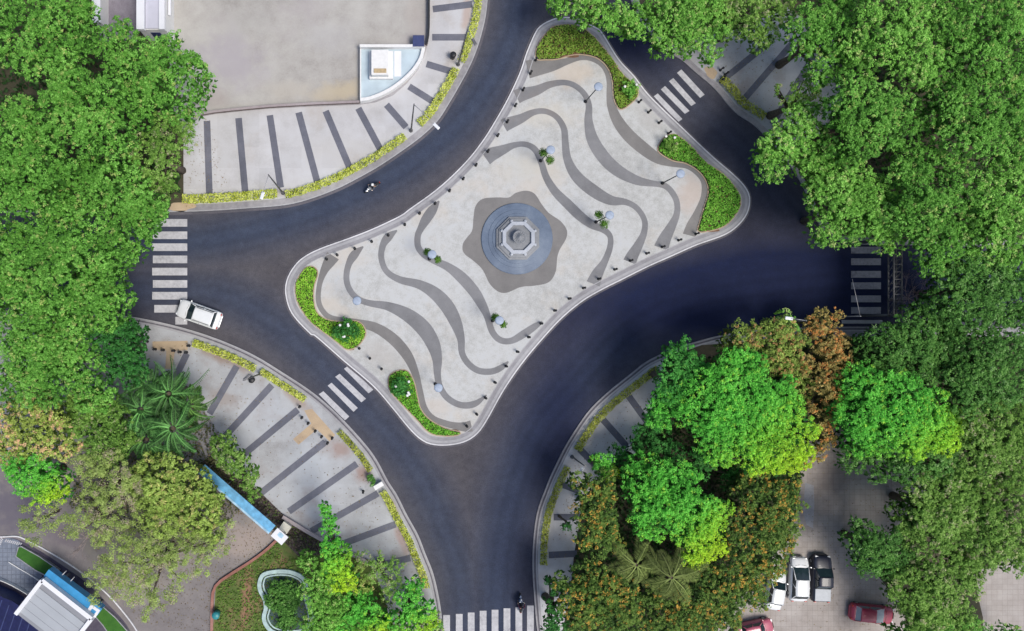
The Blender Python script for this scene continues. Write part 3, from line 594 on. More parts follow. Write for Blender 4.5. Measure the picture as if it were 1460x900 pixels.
mb = MB(); mb.box((0, -.585, .55), (.9, .02, .9)); mb.box((.3, -.60, .6), (.04, .03, .14)); mb.build('door', M['navy'], t)

# ------------------------------------------------------------------ white entrance building at the top edge
H1 = 3.4
def bldg_box(x0, y0, x1, y1, z0, z1, origin, h=H1, bev=.02):
    p, q = WH(x0, y0, h), WH(x1, y1, h)
    mb.box(((p[0]+q[0])/2-origin.x, (p[1]+q[1])/2-origin.y, (z0+z1)/2-origin.z), (abs(q[0]-p[0]), abs(q[1]-p[1]), z1-z0), bev=bev)
ox, oy = WH(216, 0, H1); t = empty('gate_building', (ox, oy, KZ), 'white flat-roofed gate building with pale lilac roof at the top left of the plaza', 'building'); a_ = Vector(t.location)
mb = MB(); bldg_box(197, -90, 235, 41, KZ, H1-.25, a_); mb.build('walls', M['white'], t)
mb = MB(); bldg_box(207, -90, 227, 40, H1-.26, H1-.1, a_); mb.build('roof', M['lilac'], t)
mb = MB(); bldg_box(195.5, -92, 206.5, 43, H1-.3, H1+.25, a_); bldg_box(227.5, -92, 235.5, 43, H1-.3, H1+.25, a_); mb.build('parapet', M['whiteroof'], t)
mb = MB(); bldg_box(236, -92, 239.5, 16, H1-1.2, H1-.9, a_); mb.build('ledge', M['whiteroof'], t)
mb = MB(); bldg_box(210, 40.2, 224, 41.4, KZ, 2.4, a_, bev=0); mb.build('door', M['navy'], t)
ox, oy = WH(137, 10, 2.6); t = empty('gate_wall', (ox, oy, KZ), 'weathered white wall between the trees and the dark forecourt at the top edge', 'wall'); a_ = Vector(t.location)
mb = MB(); bldg_box(132, -90, 142, 30, KZ, 2.5, a_, 2.6); mb.build('wall_body', M['white'], t)
mb = MB(); bldg_box(131, -90, 143, 32, 2.5, 2.62, a_, 2.6); mb.build('coping', M['whiteroof'], t)
# ------------------------------------------------------------------ foliage
def leaves_mesh(name, C, Nn, size, asp, colr, rng, parent=None, mat=None, droop=None):
    """C centres, Nn normals, size lengths, colr (n,3): one small rhombic leaf per row"""
    n = len(C); Nn = Nn/np.maximum(np.linalg.norm(Nn, axis=1, keepdims=True), 1e-6)
    r = rng.normal(size=(n, 3)); a = np.cross(Nn, r); a /= np.maximum(np.linalg.norm(a, axis=1, keepdims=True), 1e-6)
    b = np.cross(Nn, a); L = size[:, None]*.5; Wd = L*asp
    V = np.empty((n, 4, 3), np.float32)
    V[:, 0] = C+a*L; V[:, 1] = C+b*Wd+Nn*L*.15; V[:, 2] = C-a*L; V[:, 3] = C-b*Wd+Nn*L*.15
    return quads_mesh(name, V, colr, parent, mat)
def quads_mesh(name, V, colr, parent=None, mat=None):
    n = len(V); me = bpy.data.meshes.new(name)
    me.vertices.add(4*n); me.vertices.foreach_set('co', V.reshape(-1).astype(np.float32))
    me.loops.add(4*n); me.loops.foreach_set('vertex_index', np.arange(4*n, dtype=np.int32))
    me.polygons.add(n); me.polygons.foreach_set('loop_start', np.arange(0, 4*n, 4, dtype=np.int32))
    try: me.polygons.foreach_set('loop_total', np.full(n, 4, np.int32))
    except Exception: pass
    me.update(calc_edges=True)
    at = me.color_attributes.new('leafcol', 'FLOAT_COLOR', 'POINT')
    A = np.ones((n, 4, 4), np.float32); A[:, :, :3] = colr[:, None, :]; at.data.foreach_set('color', A.ravel())
    return link(name, me, mat or M['leaf'], parent)

# dark, mid, light, accent colour, accent share, lobe radius, clump radius, leaf size, clump density, gap strength
TYPES = {
 'rain':   dict(c=((.055, .175, .024), (.160, .43, .058), (.39, .76, .17)), acc=((.48, .62, .18), .07), lobe=1.9, cl=.27, leaf=.17, den=6.6, gap=.16),
 'lime':   dict(c=((.085, .23, .032), (.220, .52, .078), (.47, .86, .20)), acc=((.60, .76, .26), .10), lobe=1.8, cl=.27, leaf=.17, den=6.6, gap=.16),
 'soft':   dict(c=((.065, .150, .026), (.190, .38, .060), (.44, .66, .18)), acc=((.50, .52, .28), .10), lobe=1.6, cl=.31, leaf=.18, den=5.8, gap=.26),
 'dark':   dict(c=((.034, .11, .020), (.105, .29, .050), (.26, .52, .12)), acc=((.30, .52, .18), .08), lobe=1.6, cl=.28, leaf=.17, den=6.2, gap=.20),
 'deep':   dict(c=((.022, .10, .020), (.052, .24, .044), (.125, .42, .09)), acc=((.16, .44, .10), .06), lobe=1.4, cl=.28, leaf=.17, den=6.0, gap=.16),
 'mid':    dict(c=((.026, .13, .024), (.078, .37, .060), (.19, .58, .12)), acc=((.22, .58, .10), .08), lobe=1.3, cl=.28, leaf=.17, den=6.0, gap=.16),
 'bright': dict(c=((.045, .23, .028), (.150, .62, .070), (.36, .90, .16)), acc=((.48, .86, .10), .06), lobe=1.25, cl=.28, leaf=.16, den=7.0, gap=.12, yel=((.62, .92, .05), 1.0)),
 'flame':  dict(c=((.042, .10, .022), (.145, .27, .048), (.32, .44, .10)), acc=((.74, .46, .09), .20), lobe=1.3, cl=.25, leaf=.17, den=7.4, gap=.20),
 'rust':   dict(c=((.12, .13, .04), (.44, .36, .11), (.78, .62, .25)), acc=((.86, .40, .12), .36), lobe=.95, cl=.27, leaf=.17, den=6.2, gap=.24),
 'olive':  dict(c=((.090, .145, .028), (.29, .43, .080), (.58, .74, .19)), acc=((.72, .44, .18), .24), lobe=1.0, cl=.28, leaf=.17, den=6.2, gap=.26),
 'yell':   dict(c=((.13, .20, .040), (.35, .50, .10), (.62, .82, .22)), acc=((.70, .66, .25), .12), lobe=1.3, cl=.31, leaf=.17, den=4.8, gap=.40),
 'pink':   dict(c=((.13, .20, .04), (.42, .55, .11), (.72, .84, .28)), acc=((.92, .62, .36), .30), lobe=1.2, cl=.31, leaf=.18, den=5.0, gap=.34),
 'sparse': dict(c=((.17, .25, .06), (.36, .48, .13), (.56, .70, .24)), acc=((.54, .48, .34), .22), lobe=1.3, cl=.55, leaf=.16, den=1.25, gap=.85),
}
def lobes_of(discs, H, T, rng, dome):
    out = []; allx = np.array([d[0] for d in discs]); ally = np.array([d[1] for d in discs])
    gx, gy = allx.mean(), ally.mean(); GR = max(math.hypot(x-gx, y-gy)+r for x, y, r in discs)
    for (x, y, r) in discs:
        rl = T['lobe']/S; rl = min(rl, r*.62)
        tries = int(24*(r/rl)**2)+10; mine = []
        for _ in range(tries):
            lr = rl*rng.uniform(.68, 1.22); q = math.sqrt(rng.uniform())*max(r-lr*.9, 1); a = rng.uniform(0, 6.283)
            px, py = x+q*math.cos(a), y+q*math.sin(a)
            if all(math.hypot(px-m[0], py-m[1]) > .50*(lr+m[2]) for m in mine): mine.append((px, py, lr))
        for px, py, lr in mine:
            e = math.hypot(px-gx, py-gy)/GR
            z = H-dome*e*e*1.3-rng.uniform(0, .9)
            out.append((px, py, lr, z))
    res = []
    for px, py, lr, z in out:
        wx, wy = WH(px, py, z); res.append((wx, wy, z-.5*lr*S, lr*S*(CAMH-z)/CAMH))
    return np.array(res)
def sample_crown(LB, T, rng, flat=.75, leafmul=1.0, under=True, lean=None):
    Cs, Ns, Sz, Co = [], [], [], []
    dk, md, lt = [np.array(c) for c in T['c']]; ac = np.array(T['acc'][0])
    offn = rng.uniform(-50, 50, 3)
    for i, (x, y, z, r) in enumerate(LB):
        n = max(4, int(T['den']*math.pi*r*r*1.35)); u = np.sqrt(rng.uniform(0, 1, n)); a = rng.uniform(0, 6.283, n)
        rr = r*(1+.12*np.sin(3*a+i)+.08*np.sin(5*a+2*i))
        px, py = x+rr*u*np.cos(a), y+rr*u*np.sin(a); pz = z+flat*r*np.sqrt(np.maximum(1-u*u, 0))+rng.normal(0, .12, n)
        dx = px[:, None]-LB[None, :, 0]; dy = py[:, None]-LB[None, :, 1]; q = 1-(dx*dx+dy*dy)/LB[None, :, 3]**2
        top = np.where(q > 0, LB[None, :, 2]+flat*LB[None, :, 3]*np.sqrt(np.maximum(q, 0)), -99).max(1)
        nz = np.array([mnoise.noise(Vector((px[k]*.42+offn[0], py[k]*.42+offn[1], 0)))*1.0+mnoise.noise(Vector((px[k]*1.3+offn[0], py[k]*1.3, 7)))*.6 for k in range(n)])
        keep = (pz > top-.45) & (nz > -.85+T['gap']*.62-rng.uniform(0, .25, n))
        px, py, pz, u, nz = px[keep], py[keep], pz[keep], u[keep], nz[keep]; n = len(px)
        if not n: continue
        tc = rng.uniform(0, 1, n); lobe_t = rng.uniform(-.12, .12); isacc = rng.uniform(0, 1, n) < T['acc'][1]*(1.6 if lobe_t > 0 else .6)
        m = max(3, int(28*leafmul*(T['cl']/.36)**2))
        d = rng.normal(size=(n, m, 3)); d /= np.linalg.norm(d, axis=2, keepdims=True); d[..., 2] = np.abs(d[..., 2])*.9-.12
        rad = T['cl']*rng.uniform(.65, 1.25, (n, 1))[..., None]*rng.uniform(.35, 1.0, (n, m, 1))
        P = np.stack([px, py, pz], 1)[:, None, :]+d*rad
        Nn = d*.9+np.array([0, 0, .95])+rng.normal(0, .34, (n, m, 3))
        up = d[..., 2]
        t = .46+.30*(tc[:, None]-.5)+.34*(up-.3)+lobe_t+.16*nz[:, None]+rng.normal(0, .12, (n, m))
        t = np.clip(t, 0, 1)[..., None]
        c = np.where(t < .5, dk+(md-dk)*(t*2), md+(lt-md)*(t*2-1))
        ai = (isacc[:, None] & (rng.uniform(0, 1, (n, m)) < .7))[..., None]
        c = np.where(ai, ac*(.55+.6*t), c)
        if 'yel' in T:  # sunlit south-east flank of the crown painted into the leaf colours
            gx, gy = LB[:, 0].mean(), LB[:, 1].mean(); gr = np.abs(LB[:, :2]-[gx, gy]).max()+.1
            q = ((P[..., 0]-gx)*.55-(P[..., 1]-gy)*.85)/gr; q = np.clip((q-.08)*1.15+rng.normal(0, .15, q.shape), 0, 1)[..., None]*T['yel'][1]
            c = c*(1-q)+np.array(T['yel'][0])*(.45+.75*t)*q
        c = c*rng.uniform(.85, 1.15, (n, m, 1))
        Cs.append(P.reshape(-1, 3)); Ns.append(Nn.reshape(-1, 3)); Co.append(c.reshape(-1, 3)); Sz.append(T['leaf']*rng.uniform(.55, 1.5, n*m))
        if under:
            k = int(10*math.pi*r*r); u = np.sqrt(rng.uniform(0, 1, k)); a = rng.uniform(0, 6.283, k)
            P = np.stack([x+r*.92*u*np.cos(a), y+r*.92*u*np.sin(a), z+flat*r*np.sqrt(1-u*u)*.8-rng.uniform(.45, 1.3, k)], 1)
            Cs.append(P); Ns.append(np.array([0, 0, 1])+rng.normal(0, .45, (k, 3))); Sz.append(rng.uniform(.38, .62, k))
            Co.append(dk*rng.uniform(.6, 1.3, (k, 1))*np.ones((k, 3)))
    return np.vstack(Cs), np.vstack(Ns), np.concatenate(Sz), np.vstack(Co)
NLEAF = [0]
def tree(label, typ, H, discs, seed, base=None, name='broadleaf_tree', group=None, dome=2.2, leafmul=1.0, under=True, trunk_r=.32, cat='tree'):
    rng = np.random.default_rng(seed); T = TYPES[typ]
    LB = lobes_of(discs, H, T, rng, dome)
    if base is None:
        w = np.array([d[2]**2 for d in discs]); bx_ = (np.array([d[0] for d in discs])*w).sum()/w.sum(); by_ = (np.array([d[1] for d in discs])*w).sum()/w.sum()
        x, y = WH(bx_, by_, H-2)
    else: x, y = W(*base)
    t = empty(name, (x, y, KZ), label, cat, group)
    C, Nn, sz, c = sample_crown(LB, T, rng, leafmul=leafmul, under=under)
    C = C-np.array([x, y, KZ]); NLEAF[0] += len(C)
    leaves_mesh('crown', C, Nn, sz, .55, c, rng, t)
    mb = MB(); zt = H*.42; j = rng.uniform(-.3, .3, 4)
    mb.tube([(0, 0, 0), (j[0]*.3, j[1]*.3, zt*.5), (j[0], j[1], zt)], [trunk_r*1.5, trunk_r, trunk_r*.85], 10)
    idx = rng.permutation(len(LB))[:14]
    for i in idx:
        e = LB[i][:3]-np.array([x, y, KZ]); s0 = Vector((j[0], j[1], zt*.9)); e = Vector(e)
        mid = s0.lerp(e, .5)+Vector((rng.uniform(-.4, .4), rng.uniform(-.4, .4), (e.z-s0.z)*.12))
        mb.tube([s0, mid, e], [trunk_r*.6, trunk_r*.32, .05], 6)
    mb.build('trunk', M['bark'], t, clean=False)
    return t
SEED = 100
def TR(label, typ, H, discs, **k):
    global SEED; SEED += 1
    return tree(label, typ, H, discs, SEED, **k)
GW, GNE, GE = 'rain trees in the western canopy', 'trees in the northeastern canopy', 'trees in the eastern canopy'
# --- west canopy
TR('broad yellow-green tree filling the top left corner of the photo', 'rain', 11.5, [(20, 40, 62), (85, 25, 55), (112, 62, 30), (60, 90, 45), (118, 10, 22)], group=GW)
TR('large rounded green tree whose crown overhangs the grey plaza below the white gate building', 'rain', 11, [(212, 92, 55), (250, 122, 56), (205, 135, 50), (268, 82, 22), (238, 62, 24), (160, 70, 40), (178, 42, 24)], group=GW)
TR('thinner green tree spreading over the left end of the striped pavement', 'soft', 9.5, [(240, 195, 42), (215, 225, 45), (225, 262, 34), (265, 185, 18), (250, 215, 14)], group=GW, under=False)
TR('green tree between the plaza tree and the left edge of the photo', 'rain', 12, [(120, 150, 62), (60, 165, 58), (145, 200, 50), (95, 110, 40)], group=GW)
TR('green tree on the left edge level with the striped northwest pavement', 'rain', 12, [(5, 200, 62), (35, 260, 58), (-30, 280, 60), (70, 230, 45)], group=GW)
TR('green tree whose crown hangs over the top of the western crosswalk', 'rain', 10.5, [(165, 275, 55), (195, 310, 42), (125, 260, 45), (205, 335, 24), (218, 290, 24), (168, 352, 38), (80, 280, 44), (232, 300, 9)], group=GW)
TR('wide green tree directly west of the western crosswalk, its edge shading the road', 'rain', 11.5, [(100, 340, 66), (50, 360, 58), (60, 400, 60), (125, 400, 55), (146, 430, 44), (160, 385, 36), (110, 440, 50)], group=GW)
TR('green tree on the left edge below the wide crosswalk tree', 'rain', 11, [(0, 370, 55), (10, 450, 58), (60, 480, 52), (-30, 420, 50)], group=GW)
TR('green tree with brown seed tufts south of the western crosswalk', 'rain', 10, [(95, 465, 50), (100, 515, 50), (55, 540, 48), (20, 540, 44), (130, 560, 40), (40, 500, 46)], group=GW)
TR('dark green dense round tree at the corner below the western crosswalk', 'deep', 9, [(168, 495, 44), (175, 522, 38), (150, 480, 28), (190, 482, 24), (178, 470, 18)], group=GW)
TR('mixed yellow and pink-brown blossoming tree on the left edge above the parked driveway', 'pink', 8.5, [(35, 600, 48), (80, 625, 42), (15, 640, 36), (60, 575, 30)])
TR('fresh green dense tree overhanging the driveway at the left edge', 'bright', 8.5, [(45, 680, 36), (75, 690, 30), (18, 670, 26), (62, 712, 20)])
TR('thin dull green tree behind the palms, between the dark round tree and the blossoming tree', 'soft', 7.5, [(140, 600, 46), (110, 585, 40), (150, 640, 38), (175, 620, 30)], leafmul=.9)
TR('loose dull olive tree west of the blue canopy', 'sparse', 8, [(150, 680, 44), (190, 700, 44), (130, 655, 30), (170, 735, 36)], leafmul=1.2, under=False)
TR('yellow-green feathery tree right beside the blue canopy', 'yell', 8.5, [(265, 705, 48), (285, 735, 40), (238, 684, 40), (285, 715, 32), (205, 680, 34), (230, 740, 34), (225, 715, 30), (300, 760, 20)], leafmul=1.15)
TR('small olive tree leaning over the pavement behind the blue canopy', 'soft', 6.5, [(330, 658, 26), (352, 682, 22), (312, 635, 24), (358, 704, 13)], leafmul=.9)
TR('pale half-bare tree over the driveway south of the yellow-green tree', 'sparse', 8, [(180, 790, 54), (230, 810, 50), (160, 830, 44), (240, 770, 40), (275, 790, 38), (312, 770, 34), (215, 850, 36)], leafmul=1.0, under=False)
TR('very thin pale green sapling crown above the curved white kerb line', 'sparse', 6, [(50, 745, 30), (75, 735, 22)], leafmul=.9, under=False, trunk_r=.14)
TR('thin tree with reddish twigs over the driveway near the white kerb line', 'sparse', 7, [(110, 745, 34), (135, 720, 32), (150, 760, 30)], leafmul=1.0, under=False, trunk_r=.18)
# --- bottom centre garden
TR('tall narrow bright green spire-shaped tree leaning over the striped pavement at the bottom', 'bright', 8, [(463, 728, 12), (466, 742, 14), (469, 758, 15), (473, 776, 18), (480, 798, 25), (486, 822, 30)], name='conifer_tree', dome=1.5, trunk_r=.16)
TR('feathery bright green tree beside the pond at the bottom of the photo', 'lime', 7, [(458, 822, 28), (455, 850, 30), (472, 870, 34), (455, 892, 28), (438, 800, 16)])
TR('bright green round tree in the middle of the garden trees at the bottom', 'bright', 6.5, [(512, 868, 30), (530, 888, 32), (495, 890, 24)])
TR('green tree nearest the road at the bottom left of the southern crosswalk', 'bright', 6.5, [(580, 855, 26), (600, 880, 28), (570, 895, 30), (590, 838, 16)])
TR('pale sparse green tree over the bottom end of the striped southwest pavement', 'soft', 6, [(545, 815, 30), (560, 840, 24), (520, 800, 24)], leafmul=.75, under=False)
TR('dull olive shrub-like tree between the spire tree and the dark gap', 'yell', 5.5, [(500, 820, 22), (515, 838, 20)], leafmul=.8)
TR('yellowish green tree at the bottom edge beside the southern crosswalk', 'lime', 6, [(560, 915, 30), (615, 912, 24), (470, 915, 34)])
# --- north canopy over the side road
TR('lime green tree at the top edge over the island tip', 'lime', 9, [(805, 2, 30), (850, 12, 34), (895, 20, 36), (840, -20, 40), (905, 40, 20)], group=GNE)
TR('lime green tree overhanging the side road above the northeast crosswalk', 'lime', 9.5, [(960, 28, 48), (990, 55, 34), (948, 62, 22), (1010, 20, 45), (1015, 78, 16), (975, 0, 40)], group=GNE)
TR('soft green tree between the side road and the striped northeast pavement', 'soft', 9, [(1060, 20, 42), (1085, 45, 28), (1040, 0, 40), (1110, 10, 36)], group=GNE, leafmul=.9)
# --- north east mass
TR('green tree whose crown borders the striped northeast pavement at the top', 'rain', 11, [(1160, 35, 42), (1190, 65, 45), (1150, 60, 22), (1200, 10, 45), (1175, 105, 28)], group=GNE)
TR('wide green tree with dark gaps at the top edge left of the corner', 'lime', 13, [(1270, 30, 58), (1300, 80, 52), (1235, 70, 40), (1330, 20, 50)], group=GNE)
TR('wide green tree in the top right corner of the photo', 'rain', 13, [(1400, 30, 60), (1440, 80, 55), (1380, 90, 48), (1470, 20, 55)], group=GNE)
TR('light green tree reaching left over the bend of the side road', 'lime', 10, [(1110, 228, 36), (1150, 205, 42), (1120, 190, 28), (1175, 240, 38), (1095, 215, 22), (1150, 165, 26)], group=GNE, base=(1150, 205))
TR('loosely leaved tree over the pale northeast pavement', 'soft', 8.5, [(1135, 150, 22), (1150, 120, 22), (1160, 150, 20), (1106, 128, 9)], group=GNE, under=False, leafmul=.8)
TR('broad green tree in the middle of the northeast canopy', 'rain', 12.5, [(1240, 140, 52), (1225, 195, 50), (1285, 165, 48), (1200, 150, 34)], group=GNE)
TR('broad green tree near the right edge below the corner tree', 'rain', 13, [(1380, 165, 58), (1430, 190, 55), (1345, 140, 40), (1450, 140, 45)], group=GNE)
TR('large green tree whose lower edge shades the eastern crosswalk', 'lime', 11, [(1205, 265, 52), (1225, 315, 45), (1185, 300, 38), (1262, 300, 50), (1180, 335, 22), (1270, 335, 30), (1175, 262, 26)], group=GNE)
TR('large green tree right of the crosswalk tree in the eastern canopy', 'rain', 12, [(1340, 260, 60), (1355, 315, 60), (1310, 310, 50), (1300, 235, 44), (1345, 355, 44)], group=GNE)
TR('yellow-tinged green tree on the right edge level with the eastern crosswalk', 'lime', 12.5, [(1435, 275, 58), (1450, 335, 54), (1410, 340, 50), (1480, 250, 50)], group=GNE)
# --- east dark mass
TR('dark green tree on the right edge below the crosswalk level', 'dark', 11, [(1400, 400, 48), (1445, 425, 50), (1390, 445, 46), (1365, 395, 36), (1450, 380, 40), (1350, 430, 30)], group=GE)
TR('dark green tree south of the eastern crosswalk', 'dark', 9.5, [(1290, 485, 38), (1325, 465, 44), (1255, 505, 38), (1300, 525, 48), (1232, 485, 16), (1345, 500, 44), (1360, 460, 34)], group=GE)
TR('dark green tree between the bright tree and the right edge', 'dark', 10.5, [(1390, 510, 54), (1440, 530, 54), (1400, 560, 50), (1455, 480, 48), (1375, 545, 36)], group=GE)
TR('mottled green tree on the right edge below the dark green ones', 'soft', 10, [(1430, 610, 54), (1400, 640, 46), (1455, 660, 48), (1395, 600, 34)], group=GE, leafmul=1.1)
TR('dull green tree along the top of the brown paved yard', 'dark', 9, [(1222, 652, 34), (1265, 662, 36), (1310, 662, 40), (1350, 650, 40), (1380, 680, 36)], group=GE)
TR('dull green tree covering the right side of the paved yard', 'soft', 9.5, [(1340, 710, 50), (1305, 738, 38), (1385, 710, 46), (1330, 760, 46), (1365, 750, 40)], group=GE, leafmul=1.1)
TR('dark green tree whose lower left edge nears the black pickup', 'dark', 8.5, [(1235, 768, 32), (1262, 788, 38), (1240, 802, 28), (1290, 798, 38), (1228, 748, 16)], group=GE)
TR('dull green tree on the right edge above the lower right paved corner', 'soft', 9.5, [(1430, 725, 52), (1400, 770, 50), (1450, 780, 44)], group=GE, leafmul=1.1)
TR('green tree overhanging the red car from the right', 'soft', 8.5, [(1320, 840, 48), (1360, 830, 48), (1302, 872, 36), (1350, 880, 48), (1390, 800, 42), (1285, 845, 20)], group=GE, leafmul=1.15)
TR('green tree at the bottom edge right of the red car', 'rain', 7.5, [(1330, 910, 40), (1385, 900, 34), (1290, 916, 30), (1450, 912, 26)], group=GE)
# --- south east group
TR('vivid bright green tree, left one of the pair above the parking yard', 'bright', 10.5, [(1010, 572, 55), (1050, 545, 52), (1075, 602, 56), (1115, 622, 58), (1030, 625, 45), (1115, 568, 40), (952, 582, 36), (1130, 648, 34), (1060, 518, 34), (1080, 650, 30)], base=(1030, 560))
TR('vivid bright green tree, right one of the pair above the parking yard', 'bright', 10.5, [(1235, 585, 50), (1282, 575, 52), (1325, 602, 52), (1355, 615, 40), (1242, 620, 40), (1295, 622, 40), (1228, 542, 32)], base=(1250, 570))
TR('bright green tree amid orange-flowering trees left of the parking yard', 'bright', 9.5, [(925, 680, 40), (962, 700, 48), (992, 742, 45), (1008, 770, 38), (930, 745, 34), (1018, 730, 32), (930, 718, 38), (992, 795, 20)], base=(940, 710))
TR('mid green tree touching the southeast kerb above the vivid pair', 'mid', 9, [(968, 505, 28), (985, 530, 32), (955, 530, 26), (962, 558, 30), (940, 600, 22)])
TR('olive yellow tree on the kerb between the mid green tree and the rusty one', 'olive', 8.5, [(1065, 480, 28), (1100, 478, 28), (1040, 490, 24), (1130, 490, 28), (1110, 515, 28), (1135, 530, 24), (1150, 555, 18), (1125, 458, 12)])
TR('rust brown tree forming a narrow strip between the two vivid green trees', 'rust', 8, [(1178, 458, 27), (1185, 490, 31), (1198, 515, 24), (1180, 540, 28), (1186, 570, 23), (1180, 600, 20), (1182, 625, 18), (1168, 648, 15), (1148, 660, 12), (1152, 520, 20), (1160, 470, 18), (1155, 585, 14)])
TR('small lime green tree tip with a white lamp at the southeast kerb', 'lime', 7, [(1122, 455, 14), (1135, 470, 12)], trunk_r=.14)
TR('dark green tree with orange blossom beside the southeast pavement', 'flame', 8.5, [(850, 710, 32), (850, 745, 34), (835, 690, 22), (870, 775, 28), (838, 770, 20), (865, 690, 24)])
TR('green tree with golden blossom at the bottom edge beside the southern crosswalk', 'flame', 8, [(850, 830, 38), (825, 860, 34), (880, 860, 40), (850, 890, 40), (800, 830, 20), (905, 890, 34)])
TR('orange-flecked green tree just left of the white parked hatchback', 'flame', 9, [(1085, 720, 42), (1110, 755, 38), (1060, 770, 38), (1100, 790, 34), (1120, 700, 30), (1128, 722, 26), (1070, 690, 34), (1122, 770, 26), (1105, 805, 26)])
TR('orange-flecked tree at the bottom edge above the faded red car', 'flame', 8, [(1050, 830, 38), (1082, 825, 32), (1030, 865, 38), (1078, 858, 24), (990, 870, 40), (960, 895, 38), (1010, 830, 36), (1045, 880, 26), (940, 850, 30)])
TR('dark leaved tree in the shaded gap between the two left bright trees', 'deep', 6.5, [(925, 630, 26), (955, 645, 24), (885, 650, 16), (1000, 665, 24), (1050, 680, 24), (1100, 672, 24)])
TR('dark green tree hugging the kerb at the bottom beside the southern crosswalk', 'deep', 6.5, [(785, 870, 20), (790, 895, 24), (800, 845, 16), (788, 830, 10)])
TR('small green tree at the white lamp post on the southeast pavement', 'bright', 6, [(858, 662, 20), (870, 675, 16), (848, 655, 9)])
TR('tiny dark green tree on the southeast pavement edge', 'deep', 5.5, [(808, 748, 10)], trunk_r=.12)

# ------------------------------------------------------------------ palms
def frond_quads(o, ang, L, up, droop, rng, nl=34, w=.55, colr=((.05, .12, .03), (.20, .32, .09)), lw=.06, tip=.35, cvb=False):
    """one feather frond: spine arc with leaflets both sides; returns quads and colours"""
    V, Cc = [], []; d = np.array([math.cos(ang), math.sin(ang), 0]); s = np.array([-d[1], d[0], 0])
    cv = rng.uniform(-.2, .85) if cvb else rng.uniform(-.35, .35)
    def P(t): return np.array(o)+d*L*t*(1-.12*t)+s*L*cv*t*t+np.array([0, 0, up*L*t-droop*L*t*t])
    k = 10
    for i in range(k):
        a, b = P(i/k), P((i+1)/k); wd = .05*(1-i/k)+.012
        V.append([a-s*wd, b-s*wd, b+s*wd, a+s*wd]); Cc.append(np.array(colr[1])*(1.5 if cvb else .9))
    for i in range(nl):
        t = .12+.88*i/nl; p = P(t); ll = w*math.sin(math.pi*min(t*.85+.12, 1))**.6*rng.uniform(.85, 1.1)
        for sg in (-1, 1):
            dr = s*sg*.86+d*.5+np.array([0, 0, -.25-rng.uniform(0, .25)]); dr /= np.linalg.norm(dr)
            e = p+dr*ll; mid = p+dr*ll*.5+np.array([0, 0, .04])
            V.append([p, mid-d*lw, e, mid+d*lw]); q = rng.uniform(); Cc.append(np.array(colr[0])*(1-q)+np.array(colr[1])*q)
    return V, Cc
def palm(label, x, y, H, nf, L, seed, colr, w=.6, group=None, up=(.15, .75), droop=(.45, .75), nl=34, name='palm_tree', lw=.06, tr=.17, cvb=False):
    rng = np.random.default_rng(seed); wx, wy = WH(x, y, H); t = empty(name, (wx, wy, KZ), label, 'palm tree', group)
    V, Cc = [], []
    for i in range(nf):
        a = i*2.399+rng.uniform(-.35, .35); u = rng.uniform(*up); dr = rng.uniform(*droop)
        q0 = .38 if cvb else .15
        v, c = frond_quads((q0*math.cos(a), q0*math.sin(a), H-KZ), a, L*rng.uniform(.6, 1.15), u, dr, rng, nl, w, colr, lw, cvb=cvb); V += v; bm_ = rng.uniform(.55, 1.4); Cc += [k_*bm_ for k_ in c]
    quads_mesh('fronds', np.array(V), np.array(Cc), t)
    mb = MB(); pts = [(.12*math.sin(k*.5), .08*math.cos(k*.6), (H-KZ-(.45 if cvb else .1))*k/8) for k in range(9)]; mb.tube(pts, [tr*1.5]+[tr]*7+[tr*1.2], 10); mb.build('trunk', M['bark'], t)
GP = 'dark green palms beside the striped southwest pavement'
dkp = ((.014, .065, .016), (.125, .31, .08))
palm('slender dark palm filling the middle of the palm cluster', 222, 592, 5.9, 22, 2.6, 509, dkp, group=GP, w=.5, nl=30, lw=.05, cvb=True, up=(.3, .9), droop=(.6, 1.1))
palm('slender dark palm at the top of the palm cluster', 212, 552, 5.6, 20, 2.4, 510, dkp, group=GP, w=.5, nl=30, lw=.05, cvb=True, up=(.3, .9), droop=(.6, 1.1))
palm('dark feathery palm nearest the striped pavement, upper of the palm cluster', 240, 562, 6.5, 26, 3.1, 501, dkp, group=GP, w=.5, nl=30, lw=.05, cvb=True, up=(.35, .9), droop=(.7, 1.15))
palm('dark feathery palm at the lower right of the palm cluster', 246, 612, 6.8, 26, 3.0, 502, dkp, group=GP, w=.5, nl=30, lw=.05, cvb=True, up=(.35, .9), droop=(.7, 1.15))
palm('dark feathery palm at the left side of the palm cluster', 200, 585, 6.2, 24, 3.0, 503, dkp, group=GP, w=.5, nl=30, lw=.05, cvb=True, up=(.35, .9), droop=(.7, 1.15))
palm('bright-tipped palm at the upper right of the palm cluster', 268, 578, 5.6, 18, 2.3, 504, ((.03, .09, .02), (.13, .27, .06)), group=GP, w=.6, nl=24, cvb=True, up=(.3, .8), droop=(.6, 1.0))
palm('dark palm at the bottom left of the palm cluster above the olive trees', 208, 628, 5.2, 18, 2.5, 508, dkp, group=GP, w=.6, nl=24, cvb=True, up=(.3, .8), droop=(.6, 1.0))
lp = ((.09, .13, .03), (.28, .36, .10))
palm('pale green feather palm rising between the flowering trees at the bottom', 958, 824, 7.9, 17, 3.6, 505, lp, w=.85, nl=30, lw=.032, up=(.0, .5), droop=(.2, .5))
palm('smaller pale feather palm under the amid-flowers bright green tree', 908, 806, 7.2, 13, 3.0, 506, lp, w=.75, nl=26, lw=.032, up=(.0, .5), droop=(.2, .5))

